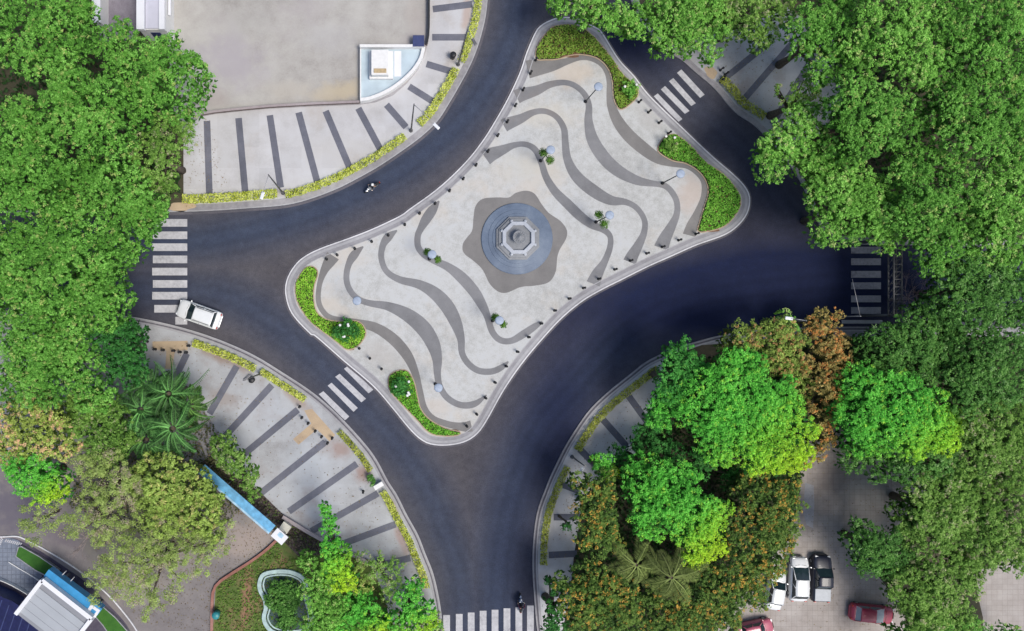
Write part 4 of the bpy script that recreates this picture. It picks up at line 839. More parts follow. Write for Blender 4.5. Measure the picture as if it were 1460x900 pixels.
# ------------------------------------------------------------------ bare twiggy trees
def twig_tree(label, x, y, H, spread, seed, n0=9, mat=None, base_r=.14, depth=4):
    rng = random.Random(seed); wx, wy = WH(x, y, H*.8); t = empty('bare_tree', (wx, wy, KZ), label, 'tree'); mb = MB()
    top = Vector((0, 0, H*.42)); mb.tube([(0, 0, 0), top*.5+Vector((.1, 0, 0)), top], [base_r*1.3, base_r, base_r*.8], 8)
    def grow(p, d, L, r, k):
        e = p+d*L; m = p+d*L*.5+Vector((rng.uniform(-1, 1), rng.uniform(-1, 1), rng.uniform(-.3, .3)))*L*.08
        mb.tube([p, m, e], [r, r*.75, r*.5], 5 if k > 2 else 3, cap=False)
        if k == 0: return
        for _ in range(3 if k > 1 else 2):
            nd = (d+Vector((rng.gauss(0, .55), rng.gauss(0, .55), rng.gauss(.02, .3)))).normalized(); grow(p.lerp(e, rng.uniform(.45, 1)), nd, L*rng.uniform(.55, .8), r*.55, k-1)
    for i in range(n0):
        a = i*2*math.pi/n0+rng.uniform(-.3, .3); grow(top, Vector((math.cos(a)*.9, math.sin(a)*.9, rng.uniform(.15, .7))).normalized(), spread*rng.uniform(.35, .5), base_r*.4, depth)
    mb.build('branches', mat or M['twig'], t, clean=False)
twig_tree('leafless grey tree over the driveway near the bottom left', 205, 795, 7.5, 4.6, 11, 10)
twig_tree('leafless pinkish tree beside the steel footbridge truss over the eastern crosswalk', 1318, 425, 6.5, 3.6, 12, 9, simple('pink_twig', (.33, .25, .28), .9))
twig_tree('leafless pale tree beside the curved white kerb line', 112, 775, 6, 3.0, 13, 8)

# ------------------------------------------------------------------ hedges and ground cover
def strip_leaves(name, poly, n_m2, size, h, cols, seed, z0, label, cat=None, kind=None, group=None, acc=None, bumps=.5):
    """fills a polygon (survey units) with small upright leaf clumps"""
    from mathutils.geometry import tessellate_polygon
    rng = np.random.default_rng(seed); w = [W(*p[:2]) for p in poly]
    tr = tessellate_polygon([[Vector((x, y, 0)) for x, y in w]]); P = np.array(w); T3 = np.array([[P[i] for i in t] for t in tr])
    A = .5*np.abs((T3[:, 1, 0]-T3[:, 0, 0])*(T3[:, 2, 1]-T3[:, 0, 1])-(T3[:, 2, 0]-T3[:, 0, 0])*(T3[:, 1, 1]-T3[:, 0, 1]))
    n = int(A.sum()*n_m2); k = rng.choice(len(A), n, p=A/A.sum()); u = rng.uniform(size=(n, 2)); f = u.sum(1) > 1; u[f] = 1-u[f]
    pts = T3[k, 0]+(T3[k, 1]-T3[k, 0])*u[:, :1]+(T3[k, 2]-T3[k, 0])*u[:, 1:]
    ox, oy = P.mean(0)
    nz = np.array([mnoise.noise(Vector((p[0]*1.6, p[1]*1.6, seed)))+.6*mnoise.noise(Vector((p[0]*4, p[1]*4, seed))) for p in pts])
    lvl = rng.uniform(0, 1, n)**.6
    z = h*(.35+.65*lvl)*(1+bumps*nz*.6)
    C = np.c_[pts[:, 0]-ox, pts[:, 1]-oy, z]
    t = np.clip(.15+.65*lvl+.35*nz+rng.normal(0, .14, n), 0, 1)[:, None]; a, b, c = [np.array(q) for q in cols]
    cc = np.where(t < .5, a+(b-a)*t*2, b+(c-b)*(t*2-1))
    if acc: cc = np.where(rng.uniform(size=(n, 1)) < acc[1], np.array(acc[0]), cc)
    Nn = np.array([0, 0, 1])+rng.normal(0, .55, (n, 3))
    o = leaves_mesh(name, C, Nn, size*rng.uniform(.7, 1.3, n), .6, cc, rng); o.location = (ox, oy, z0); NLEAF[0] += n
    return tag(o, label, cat, group, kind)
def along(edge, d0, d1, sel):
    e = resample(cr(edge[1:-1], 5), 4); a = [p for p, q in zip(offset(e, d0), e) if sel(q)]; b_ = [p for p, q in zip(offset(e, d1), e) if sel(q)]
    return a+b_[::-1]
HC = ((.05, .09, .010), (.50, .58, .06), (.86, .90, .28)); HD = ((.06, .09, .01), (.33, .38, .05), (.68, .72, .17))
GH = 'clipped yellow hedges along the kerbs'
def hedge(edge, d0, d1, sel, label, seed, cols=HC):
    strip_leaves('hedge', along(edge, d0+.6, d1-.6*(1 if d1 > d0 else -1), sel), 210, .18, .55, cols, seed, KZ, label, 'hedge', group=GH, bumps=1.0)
hedge(NW_E, -11, -24, lambda p: 262 < p[0] < 400 and p[1] > 285, 'yellow-green hedge at the left end of the northwest kerb', 61)
hedge(NW_E, -9, -20, lambda p: 410 < p[0] < 588 and p[1] > 200, 'long yellow-green hedge along the curve of the northwest kerb between two lamp posts', 62)
hedge(NW_E, -10, -22, lambda p: p[0] > 606 and 106 < p[1] < 191, 'yellow-green hedge on the steep part of the northwest kerb', 63)
hedge(NW_E, -9, -20, lambda p: p[0] > 640 and -30 < p[1] < 97, 'yellow-green hedge running off the top edge of the photo', 64)
hedge(SW_E, 10, 22, lambda p: 278 < p[0] < 375 and p[1] < 520, 'yellow hedge nearest the white van', 65)
hedge(SW_E, 9, 20, lambda p: 380 < p[0] < 446 and p[1] < 570, 'yellow hedge ending just above the southwest crosswalk', 66)
hedge(SW_E, 10, 20, lambda p: 492 < p[0] < 546 and 598 < p[1] < 665, 'patchy yellow hedge just below the southwest crosswalk', 67, HD)
hedge(SW_E, 9, 20, lambda p: p[0] > 555 and 690 < p[1] < 835, 'long narrow yellow hedge below the white box on the southwest kerb', 68)
hedge(SE_E, 10, 22, lambda p: 806 < p[0] < 930 and 510 < p[1] < 640, 'olive yellow hedge on the curve of the southeast kerb', 69, HD)
hedge(SE_E, 9, 20, lambda p: p[0] < 800 and 655 < p[1] < 805, 'olive yellow hedge running down the southeast kerb towards the southern crosswalk', 70, HD)
hedge(NE_E, 9, 22, lambda p: 1014 < p[0] < 1078 and 124 < p[1] < 182, 'patchy yellow-green hedge under the tree beside the northeast crosswalk', 71, HD)
GC = {'north': ((.07, .13, .018), (.22, .38, .045), (.42, .60, .11)), 'east': ((.06, .18, .02), (.18, .48, .05), (.36, .74, .11)), 'west': ((.07, .20, .02), (.24, .55, .04), (.50, .82, .11)), 'south': ((.05, .17, .02), (.17, .48, .04), (.34, .74, .09))}
for i, (k, b_) in enumerate(BEDS.items()):
    bb = resample(cr(b_, 5, True), 5, True); bb = offset(bb, 1.2 if area(bb) > 0 else -1.2, True)
    strip_leaves('ground_cover', bb, 170, .20, .30, GC[k], 80+i, IZ+.04, 'low green ground cover plants filling the '+k+' planting bed of the island', 'ground cover', kind='stuff', acc=((.30, .17, .08), .10 if k == 'north' else .03))
# loose ground cover on the lawn and at tree feet
strip_leaves('grass', [(405, 795), (398, 770), (360, 800), (312, 835), (308, 900), (306, 930), (640, 930), (628, 870), (560, 860), (545, 840), (500, 815), (470, 790), (440, 790)], 26, .24, .16, ((.05, .11, .018), (.14, .27, .04), (.27, .40, .08)), 91, Z1, 'rough green lawn around the pond', 'grass', kind='stuff', acc=((.24, .15, .08), .1))
strip_leaves('ground_cover', [(300, 650), (372, 702), (408, 737), (458, 768), (480, 790), (430, 790), (398, 765), (340, 720), (280, 665)], 40, .26, .35, ((.05, .04, .03), (.13, .10, .075), (.26, .21, .17)), 92, Z1, 'dry brown undergrowth behind the blue canopy', 'ground cover', kind='stuff', acc=((.14, .22, .05), .2))
strip_leaves('ground_cover', [(120, 640), (200, 560), (260, 540), (330, 640), (350, 720), (300, 790), (200, 760), (100, 720)], 26, .28, .5, ((.03, .05, .015), (.09, .11, .035), (.20, .21, .09)), 93, Z1, 'tangled olive undergrowth below the trees beside the driveway', 'ground cover', kind='stuff', acc=((.28, .22, .14), .15))
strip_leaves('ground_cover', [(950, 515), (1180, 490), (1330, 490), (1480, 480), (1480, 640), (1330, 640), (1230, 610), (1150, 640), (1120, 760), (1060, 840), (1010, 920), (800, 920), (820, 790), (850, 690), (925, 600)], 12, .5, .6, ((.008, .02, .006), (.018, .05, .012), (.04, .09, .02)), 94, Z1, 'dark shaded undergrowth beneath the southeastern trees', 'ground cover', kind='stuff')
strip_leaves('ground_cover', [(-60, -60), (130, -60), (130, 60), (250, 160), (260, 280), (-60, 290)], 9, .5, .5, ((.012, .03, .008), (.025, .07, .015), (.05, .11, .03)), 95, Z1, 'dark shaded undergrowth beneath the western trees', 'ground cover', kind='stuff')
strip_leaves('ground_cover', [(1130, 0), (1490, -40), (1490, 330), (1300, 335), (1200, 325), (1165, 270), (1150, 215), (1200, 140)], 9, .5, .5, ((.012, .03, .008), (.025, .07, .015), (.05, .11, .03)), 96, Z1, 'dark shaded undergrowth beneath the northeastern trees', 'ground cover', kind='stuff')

for k_, (poly, dens, seed_) in enumerate([([(205, 520), (215, 470), (270, 480), (350, 520), (480, 620), (560, 720), (600, 830), (540, 830), (400, 735), (300, 600)], 1.6, 301), ([(262, 170), (300, 170), (330, 285), (262, 300)], 5, 302), ([(120, 760), (280, 660), (395, 765), (300, 850), (300, 900), (200, 890)], 9, 303), ([(1020, 60), (1100, 60), (1150, 210), (1060, 170)], 4, 304), ([(820, 650), (900, 560), (945, 520), (920, 620), (820, 800), (780, 800)], 4, 305), ([(1150, 600), (1300, 660), (1260, 780), (1280, 900), (1100, 900), (1150, 760)], 2, 306)]):
    strip_leaves('fallen_leaves', poly, dens, .13, .03, ((.12, .07, .03), (.24, .16, .07), (.34, .30, .12)), seed_, Z2+.02, 'scattered brown fallen leaves on the paving', 'fallen leaves', kind='stuff')
def bush(label, x, y, r, h, typ, seed, z=IZ, flowers=0, name='flowering_shrub', discs=None):
    rng = np.random.default_rng(seed); T = dict(TYPES[typ]); T['lobe'] = .55; T['cl'] = .2; T['leaf'] = .17; T['den'] = 11
    wx, wy = W(x, y); t = empty(name, (wx, wy, z), label, 'shrub'); LB = []
    for i in range(max(5, int(r*.9))):
        q = math.sqrt(rng.uniform())*r*.75; a = rng.uniform(0, 6.283); LB.append((wx+q*S*math.cos(a), wy+q*S*math.sin(a), z+h*rng.uniform(.45, .8), r*S*rng.uniform(.28, .42)))
    C, Nn, sz, c = sample_crown(np.array(LB), T, rng, leafmul=1.6, under=False); C -= np.array([wx, wy, z]); NLEAF[0] += len(C)
    leaves_mesh('foliage', C, Nn, sz, .55, c, rng, t)
    mb = MB()
    for i in range(6):
        a = i*1.05; mb.tube([(0, 0, 0), (.25*r*S*math.cos(a), .25*r*S*math.sin(a), h*.5), (.6*r*S*math.cos(a), .6*r*S*math.sin(a), h*.8)], [.04, .03, .015], 5)
    mb.build('stem', M['bark'], t)
    for i in range(flowers):
        q = rng.uniform(.3, .95)*r*S; a = rng.uniform(0, 6.283); mb = MB(); p = (q*math.cos(a), q*math.sin(a), h+.12)
        mb.lathe([(.02, -.08), (.13, 0), (.16, .05), (.08, .08), (0, .06)], p, 8); mb.build('flower', M['white'], t)
    return t
bush('dark leafy shrub with white blossoms at the lower tip of the west planting bed', 494, 472, 19, 1.5, 'deep', 201, flowers=5)
bush('dark leafy shrub with white blossoms at the top of the south planting bed', 573, 552, 18, 1.5, 'deep', 202, flowers=5)
bush('green shrub with a white blossom at the lower end of the north planting bed', 893, 131, 13, 1.2, 'rain', 203, flowers=2)
bush('feathery pale green shrub at the upper end of the east planting bed', 952, 208, 14, 1.3, 'soft', 204, flowers=2)
bush('small shrub with bare soil around it beside the lone bollard on the southwest pavement', 527, 683, 9, 1.0, 'dark', 205, z=KZ, name='shrub')
bush('dark bushes inside the pale pond rim', 405, 850, 26, .8, 'dark', 206, z=KZ, name='pond_plants')
bush('dark bushes at the lower end of the pond', 412, 884, 18, .8, 'dark', 207, z=KZ, name='pond_plants')

# ------------------------------------------------------------------ pond
t = empty('pond', (*W(400, 855), KZ), 'wavy-edged garden pond with a pale blue-green rim at the bottom of the photo', 'pond')
PR = [(418, 815), (403, 813), (389, 814), (376, 818), (371, 829), (372, 840), (378, 852), (380, 865), (377, 878), (381, 890), (391, 899), (410, 903), (436, 900), (446, 880), (440, 850), (434, 825)]
pr = resample(cr(PR, 5, True), 3, True)
o = ribbon('rim', pr, 5.5, Z1, KZ+.35, M['pondrim'], True, parent=t); inv(o)
o = ribbon('inner_rim', offset(pr, -5.5 if area(pr) < 0 else 5.5, True), 2.0, Z1, KZ+.22, M['pondrim'], True, parent=t); inv(o)
o = slab('water', pr, Z1+.06, Z1+.08, simple('pond_water', (.05, .09, .08), .12, var=.3, scale=1), parent=t); inv(o)
# ------------------------------------------------------------------ bollards
def make_bollard(loc, label, group):
    t = empty('bollard', loc, label, 'bollard', group); t.scale = (.85, .85, .92)
    mb = MB(); mb.lathe([(.19, 0), (.19, .05), (.14, .09), (.115, .14)], seg=14); mb.build('base', M['iron'], t)
    mb = MB(); mb.lathe([(.11, .10), (.095, .55), (.125, .58), (.125, .64), (.09, .68)], seg=14); mb.build('post', M['iron'], t)
    mb = MB(); mb.lathe([(.08, .67), (.145, .74), (.165, .83), (.13, .92), (.05, .96), (0, .97)], seg=14); mb.build('cap', M['iron'], t)
    return t
ordw = ['first', 'second', 'third', 'fourth', 'fifth', 'sixth', 'seventh', 'eighth', 'ninth', 'tenth', 'eleventh', 'twelfth', 'thirteenth', 'fourteenth', 'fifteenth', 'sixteenth', 'seventeenth']
BN = [(763, 87), (755.6, 106), (745, 129.5), (734, 152), (722.5, 175), (709, 194.5), (695, 217), (678, 236.6), (660, 256), (640.5, 273), (620, 291), (598, 305), (577, 321), (553.5, 336), (530, 345), (506, 355), (481, 364), (465, 369.5)]
BN = BN[:-1]+[(466, 370)]
BS = [(991, 334), (966.5, 343), (943, 352.5), (921, 361.7), (897.7, 372), (875.5, 384.5), (852.6, 398), (831, 411), (810.6, 426), (790, 443), (770.6, 461.4), (753, 480.7), (737, 501.4), (721, 522), (705, 545), (691.7, 567), (679, 590), (665, 607)]
proto = None
def boll(pts, z, label_of, group):
    global proto
    for i, (x, y) in enumerate(pts):
        loc = (*W(x, y), z)
        if proto is None: proto = make_bollard(loc, label_of(i), group)
        else: dup(proto, loc, random.uniform(0, 3), label_of(i), group)
ow = lambda i: ordw[i] if i < len(ordw) else 'last'
boll(BN, IZ, lambda i: 'dark bollard on the island northwest kerb, '+ow(i)+' counted down from the north planting bed', 'dark bollards along the northwest kerb of the island')
boll(BS, IZ, lambda i: 'dark bollard on the island southeast kerb, '+ow(i)+' counted down from the east planting bed', 'dark bollards along the southeast kerb of the island')
boll([(512.5, 497), (527.5, 511), (544, 526)], IZ, lambda i: 'dark bollard on the island facing the southwest crosswalk, '+ordw[i]+' from the west bed', 'bollards facing the crosswalks')
boll([(910, 146.6), (923.5, 161), (938.6, 176), (952, 191)], IZ, lambda i: 'dark bollard on the island facing the northeast crosswalk, '+ordw[i]+' from the north bed', 'bollards facing the crosswalks')
boll([(211, 487), (222.6, 498), (234, 499), (249, 500), (258, 502), (267, 502.5), (270.5, 493)], KZ, lambda i: 'dark bollard on the tan path below the white van, '+ordw[i]+' from the dark round tree', 'bollards on the southwest pavement')
boll([(428, 579.5), (431, 595), (440, 603), (450, 614), (459, 622), (467.5, 631), (474, 624)], KZ, lambda i: 'dark bollard on the tan path at the southwest crosswalk, '+ordw[i]+' from its upper end', 'bollards on the southwest pavement')
boll([(518, 700)], KZ, lambda i: 'lone dark bollard beside the small shrub on the southwest pavement', 'bollards on the southwest pavement')
boll([(1026, 101), (1033, 107), (1029, 112), (1026, 117)], KZ, lambda i: 'dark bollard on the northeast pavement beside the tan patch, '+ordw[i]+' from the overhanging lime tree', 'bollards on the northeast pavement')

# ------------------------------------------------------------------ island lamps and their hanging plants
def island_lamp(hx, hy, label, plants=None):
    k = (CAMH-5.0)/CAMH; x, y = W(NX+(hx-NX)*k, NY+(hy-NY)*k)
    t = empty('island_lamp', (x, y, IZ), label, 'street lamp', 'disc lamps on the island')
    mb = MB(); mb.lathe([(.20, 0), (.20, .08), (.12, .14), (.10, .4)], seg=14); mb.build('base', M['iron'], t)
    mb = MB(); mb.tube([(0, 0, .3), (0, 0, 4.6)], [.075, .055], 10); mb.build('pole', M['pole'], t)
    mb = MB(); mb.lathe([(.07, 4.55), (.16, 4.62), (.16, 4.78), (.08, 4.84)], seg=16); mb.build('lantern', M['lens'], t)
    mb = MB(); mb.lathe([(0.05, 4.84), (.43, 4.86), (.47, 4.90), (.43, 4.945), (.30, 4.97), (0, 4.98)], seg=32); mb.build('lamp_disc', M['lampblue'], t)
    if plants:
        for n, (px, py, pr_, h) in enumerate(plants):
            wx, wy = WH(px, py, h); lab = ('upper' if n == 0 else 'lower')+' green hanging plant on the '+label.replace('pale blue disc lamp ', 'lamp ')
            rng = np.random.default_rng(int(px)); g_ = empty('hanging_plant', (wx, wy, h-.45), lab, 'hanging plant', 'hanging plants on the island lamps')
            mb = MB(); mb.lathe([(.10, 0), (.24, .14), (.27, .26), (.22, .27), (.0, .2)], seg=14); mb.build('basket', M['iron'], g_)
            mb = MB(); dx, dy = x-wx, y-wy; mb.tube([(0, 0, .2), (dx*.5, dy*.5, .42), (dx, dy, .38)], .025, 6); mb.build('bracket', M['iron'], g_)
            m = 420; d = rng.normal(size=(m, 3)); d /= np.linalg.norm(d, axis=1, keepdims=True); r_ = pr_*S*rng.uniform(.35, 1, (m, 1)); C = d*r_*np.array([1, 1, .65])+np.array([0, 0, .42])
            t_ = np.clip(.35+.5*d[:, 2]+rng.normal(0, .15, m), 0, 1)[:, None]; c = np.array((.035, .10, .012))*(1-t_)+np.array((.16, .34, .05))*t_
            leaves_mesh('foliage', C, d+np.array([0, 0, .5]), .15*rng.uniform(.7, 1.3, m), .6, c, rng, g_)
    return t
island_lamp(853, 124, 'pale blue disc lamp below the north planting bed')
island_lamp(970, 248, 'pale blue disc lamp left of the east planting bed')
island_lamp(785, 214, 'pale blue disc lamp directly up from the fountain', [(775, 217, 6.5, 3.7), (784, 228, 7, 2.6)])
island_lamp(869, 307, 'pale blue disc lamp right of the fountain', [(854, 306, 7, 3.7), (862, 319, 8, 2.6)])
island_lamp(616, 363, 'pale blue disc lamp left of the fountain', [(609, 359, 6, 3.5), (624, 370, 6, 2.6)])
island_lamp(712, 457, 'pale blue disc lamp below the fountain', [(706, 452, 6, 3.6), (718, 463, 6, 2.6)])
island_lamp(509, 429, 'pale blue disc lamp near the west planting bed')
island_lamp(625, 553, 'pale blue disc lamp near the south planting bed')

# ------------------------------------------------------------------ tall street lamps
def street_lamp(bx_, by_, H, arms, label, hm='lens'):
    x, y = W(bx_, by_); t = empty('street_lamp', (x, y, KZ), label, 'street lamp', 'tall street lamps round the junction')
    mb = MB(); mb.lathe([(.22, 0), (.22, .1), (.15, .2), (.12, .9)], seg=12); mb.build('base', M['pole'], t)
    mb = MB(); mb.tube([(0, 0, .5), (0, 0, H-KZ)], [.10, .06], 10); mb.build('pole', M['pole'], t)
    for hx, hy, hz in arms:
        ex, ey = WH(hx, hy, hz); dx, dy = ex-x, ey-y; a = math.atan2(dy, dx)
        mb = MB(); mb.tube([(0, 0, H-KZ-.15), (dx*.4, dy*.4, hz+.25-KZ), (dx*.9, dy*.9, hz+.1-KZ)], [.035, .028, .02], 8); mb.build('arm', M['polelt'], t)
        mb = MB(); mb.box((dx, dy, hz-KZ), (.8, .32, .12), a, bev=.06); h_ = mb.build('luminaire', M[hm], t)
        mb = MB(); mb.box((dx, dy, hz-KZ-.09), (.6, .26, .05), a, bev=.02); mb.build('lens', M['whiteroof'], h_)
street_lamp(404, 276, 9.8, [(374, 279, 9.4)], 'tall street lamp at the gap in the hedges of the northwest kerb')
street_lamp(586, 187, 9.6, [(622, 180, 9.4)], 'tall street lamp whose white head hangs over the road at the northwest bend')
street_lamp(653, 93, 9.6, [(676, 60, 9.3)], 'tall street lamp beside the upper northwest hedge', 'pole')
street_lamp(372, 533, 9.6, [(352, 538, 9.3)], 'tall street lamp at the gap in the southwest hedges', 'pole')
street_lamp(815, 651, 5.4, [(829, 671, 5.2)], 'shorter street lamp with white head at the gap in the southeast hedges')
street_lamp(1085, 458, 8.6, [(1125, 454, 8.5)], 'street lamp whose white head shows above the small lime tree tip')
def litter_bin(x, y, label, mat, h=.95, r=.34, cat='litter bin'):
    t = empty('litter_bin', (*W(x, y), KZ), label, cat)
    mb = MB(); mb.lathe([(r*.78, 0), (r*.9, h*.5), (r, h*.9)], seg=18); mb.build('body', mat, t)
    mb = MB(); mb.lathe([(r*1.06, h*.88), (r*1.06, h*.94), (r*.8, h*1.05), (r*.3, h*1.1), (0, h*1.1)], seg=18); mb.build('lid', mat, t)
litter_bin(645, 83, 'dark round litter bin beside the upper northwest street lamp', M['iron'])
litter_bin(361, 541, 'dark round litter bin beside the southwest street lamp', M['iron'])
litter_bin(311, 872, 'teal round bin at the foot of the red garden kerb', M['teal'], 1.1, .42)

def box_thing(name, x, y, z, d, rz, label, cat, mat, legs=False):
    t = empty(name, (*W(x, y), KZ), label, cat, rz=rz)
    mb = MB(); mb.box((0, 0, z+d[2]/2), d, bev=.03); mb.build('body', mat, t)
    mb = MB(); mb.box((0, 0, z+d[2]+.03), (d[0]+.08, d[1]+.08, .06), bev=.02); mb.build('lid', mat, t)
    mb = MB(); mb.box((0, -d[1]/2-.008, z+d[2]/2), (d[0]*.8, .012, d[2]*.7)); mb.build('door', M['whiteroof'], t)
    if legs:
        for sx in (-1, 1):
            for sy in (-1, 1):
                mb = MB(); mb.box((sx*(d[0]/2-.06), sy*(d[1]/2-.06), z/2), (.06, .06, z)); mb.build('leg', M['pole'], t)
box_thing('utility_box', 540, 690, .15, (1.05, .42, .7), R(30), 'white utility box in the gap of the southwest hedge', 'utility box', M['white'])
box_thing('utility_box', 409, 748, 0, (1.0, .9, 1.1), R(-35), 'cream square utility box beside the white end of the blue canopy', 'utility box', M['cream'])
box_thing('vendor_cart', 896, 638, .55, (.85, .7, .6), R(-30), 'white box on legs beside the bright tree on the southeast pavement', 'cart', M['white'], True)

# ------------------------------------------------------------------ blue walkway canopy
CA, CB = WH(288, 667, 3.2), WH(408, 771, 3.2)
dx, dy = CB[0]-CA[0], CB[1]-CA[1]; Lc = math.hypot(dx, dy); ac_ = math.atan2(dy, dx)
t = empty('walkway_canopy', (*CA, KZ), 'long narrow bright blue canopy with a white end beside the southwest pavement', 'canopy', rz=ac_)
mb = MB(); mb.box((Lc*.42, 0, 3.1), (Lc*.84, 1.0, .12), bev=.02); mb.build('roof', M['canopyblue'], t)
mb = MB(); mb.box((Lc*.42, -.56, 3.06), (Lc*.84, .3, .16), bev=.02); mb.build('fascia', M['canopypale'], t)
mb = MB(); mb.box((Lc*.93, -.1, 3.12), (Lc*.13, 1.15, .16), bev=.03); mb.build('end_panel', M['whiteroof'], t)
mb = MB(); mb.box((Lc*.93, .1, 3.215), (.62, .42, .02)); mb.box((Lc*.93, .1, 3.23), (.3, .5, .012), R(0)); mb.build('emblem', M['canopypale'], t)
for i in range(5):
    mb = MB(); mb.tube([(Lc*(.04+.23*i), 0, 0), (Lc*(.04+.23*i), 0, 3.04)], .07, 8); mb.build('post', M['polelt'], t)

# ------------------------------------------------------------------ corner pavilion, bottom left
def zb(x, y): return (x/5.627, 740+y/5.627)
HP = 4.6
def rot_box(mb, A, B, w0, w1, z0, z1, h, o, bev=.02):
    """box along A->B (survey points seen h metres up), from w0 to w1 metres to the right of it"""
    a, b_ = Vector(WH(*A, h)).to_3d(), Vector(WH(*B, h)).to_3d(); d = (b_-a); L = d.length; d.normalize(); n = Vector((d.y, -d.x, 0))
    c = (a+b_)/2+n*(w0+w1)/2; mb.box((c.x-o.x, c.y-o.y, (z0+z1)/2-o.z), (L, abs(w1-w0), z1-z0), math.atan2(d.y, d.x), bev=bev)
t = empty('pavilion', (*WH(60, 828, HP), KZ), 'white roofed pavilion with bright blue front edge at the bottom left corner', 'building'); a_ = Vector(t.location)
P0, P1 = zb(340, 492), zb(735, 800)
mb = MB(); rot_box(mb, P0, P1, .0, 4.6, HP-.35, HP-.1, HP, a_); mb.build('roof', M['greyroof'], t)
mb = MB(); rot_box(mb, P0, P1, -.28, .22, HP-.5, HP+.18, HP, a_)
mb.build('front_parapet', M['whiteroof'], t)
def perp(A, B, h, w):  # end of a line w metres right of A
    a, b_ = Vector(WH(*A, h)), Vector(WH(*B, h)); d = (b_-a).normalized(); n = Vector((d.y, -d.x)); return a, a+n*w
for A, B in ((P0, P1), (P1, P0)):
    a, b_ = Vector(WH(*A, HP)), Vector(WH(*B, HP)); d0 = (Vector(WH(*P1, HP))-Vector(WH(*P0, HP))).normalized(); n = Vector((d0.y, -d0.x)); c = a+n*2.3
    mb = MB(); mb.box((c.x-a_.x, c.y-a_.y, HP-.16-a_.z), (4.6, .42, .68), math.atan2(n.y, n.x), bev=.02); mb.build('side_parapet', M['whiteroof'], t)
mb = MB(); rot_box(mb, P0, P1, .9, 4.2, HP-.098, HP-.03, HP, a_); mb.build('roof_panel', simple('pale_roof_panel', (.40, .425, .46), .5, var=.05, scale=.5), t)
mb = MB()
for k in range(1, 4): rot_box(mb, P0, P1, .9*k+.8, .9*k+.83, HP-.03, HP-.012, HP, a_, 0)
mb.build('roof_seams', M['greyroof'], t)
mb = MB(); rot_box(mb, zb(345, 455), zb(775, 775), -.55, .35, HP-.75, HP-.52, HP, a_); rot_box(mb, zb(345, 455), zb(775, 775), -.62, -.5, HP-1.5, HP-.5, HP, a_); mb.build('blue_fascia', M['blue'], t)
mb = MB(); rot_box(mb, zb(690, 735), zb(765, 785), -.6, .4, HP-.52, HP-.47, HP, a_); mb.build('emblem_panel', M['whiteroof'], t)
mb = MB(); rot_box(mb, zb(712, 752), zb(745, 775), -.3, .1, HP-.47, HP-.455, HP, a_); mb.build('emblem', M['blue'], t)
for (x, y) in (zb(400, 560), zb(690, 790), zb(230, 700)):
    wx, wy = WH(x, y, HP); mb = MB(); mb.tube([(wx-a_.x, wy-a_.y, 0), (wx-a_.x, wy-a_.y, HP-.5)], .15, 12); mb.build('column', M['polelt'], t)
for A, B in (((452, 500), (520, 425)), ((520, 552), (585, 475)), ((690, 690), (735, 645)), ((755, 745), (805, 700))):
    a, b_ = Vector(WH(*zb(*A), 3.6)).to_3d(), Vector(WH(*zb(*B), 3.6)).to_3d(); mb = MB(); mb.tube([a+Vector((0, 0, 3.7))-a_, b_+Vector((0, 0, 3.2))-a_], [.10, .03], 6); mb.build('roof_fin', M['whiteroof'], t)
# glass hall roof beyond the pavilion
t = empty('glass_hall', (*W(10, 870), KZ), 'dark navy glazed roof on the bottom left edge behind the pavilion', 'building'); a_ = Vector(t.location)
o = slab('glass_roof', cr([zb(-300, 480), zb(0, 505), zb(120, 560), zb(240, 620), zb(420, 800), zb(700, 1000), zb(600, 1300), zb(-300, 1300)], 3), 2.4, 2.5, M['glassdk'], parent=t); inv(o)
o = slab('walls', [zb(-290, 500), zb(0, 520), zb(120, 575), zb(225, 640), zb(405, 812), zb(680, 1005), zb(590, 1290), zb(-290, 1290)], KZ, 2.39, M['navy'], parent=t); inv(o)
for i in range(6):
    bm = bmesh.new(); A = zb(-100+i*70, 1000); B = zb(60+i*55, 540+i*40)
    o = ribbon('glazing_bar', [A, B], 1.2, 2.5, 2.56, M['navy'], parent=t); inv(o)
slab('pavement', [(-300, 766)]+cr([zb(0, 165), zb(90, 150), zb(180, 175), zb(330, 255), zb(520, 380), zb(700, 510), zb(880, 690), zb(1000, 820), zb(1080, 950)], 4)+[(200, 1300), (-300, 1300)], Z2+.002, Z2+.002, mottled('dark_purple_paving', [(.36, (.05, .045, .075)), (.5, (.085, .075, .11)), (.66, (.13, .12, .155))], mid=1.3))
slab('pavement', cr([zb(-200, 170), zb(20, 160), zb(80, 150), zb(175, 190), zb(145, 300), zb(190, 340), zb(340, 440), zb(300, 500), zb(240, 600), zb(110, 545), zb(0, 490), zb(-200, 460)], 3), Z3+.002, Z3+.002, mottled('blue_grey_terrace', [(.36, (.15, .18, .24)), (.5, (.23, .26, .33)), (.66, (.33, .37, .43))], mid=2.5, tile=(.5, .5, .05, .7)))
ribbon('kerb', resample(cr([(-60, 766), (0, 765), (23, 764), (35.5, 767.5), (71, 786), (114, 813), (153, 845), (178, 873), (197, 900), (215, 940)], 5), 5), 1.8, Z1, KZ+.14, M['kerbw'])
ribbon('terrace_edge', resample(cr([zb(80, 340), zb(160, 390), zb(230, 430), zb(330, 495)], 4), 4), 1.0, KZ, KZ+.16, M['white'])
ribbon('terrace_edge', resample(cr([zb(-100, 455), zb(0, 470), zb(120, 520), zb(240, 590)], 4), 4), 1.2, KZ, KZ+.5, M['white'])
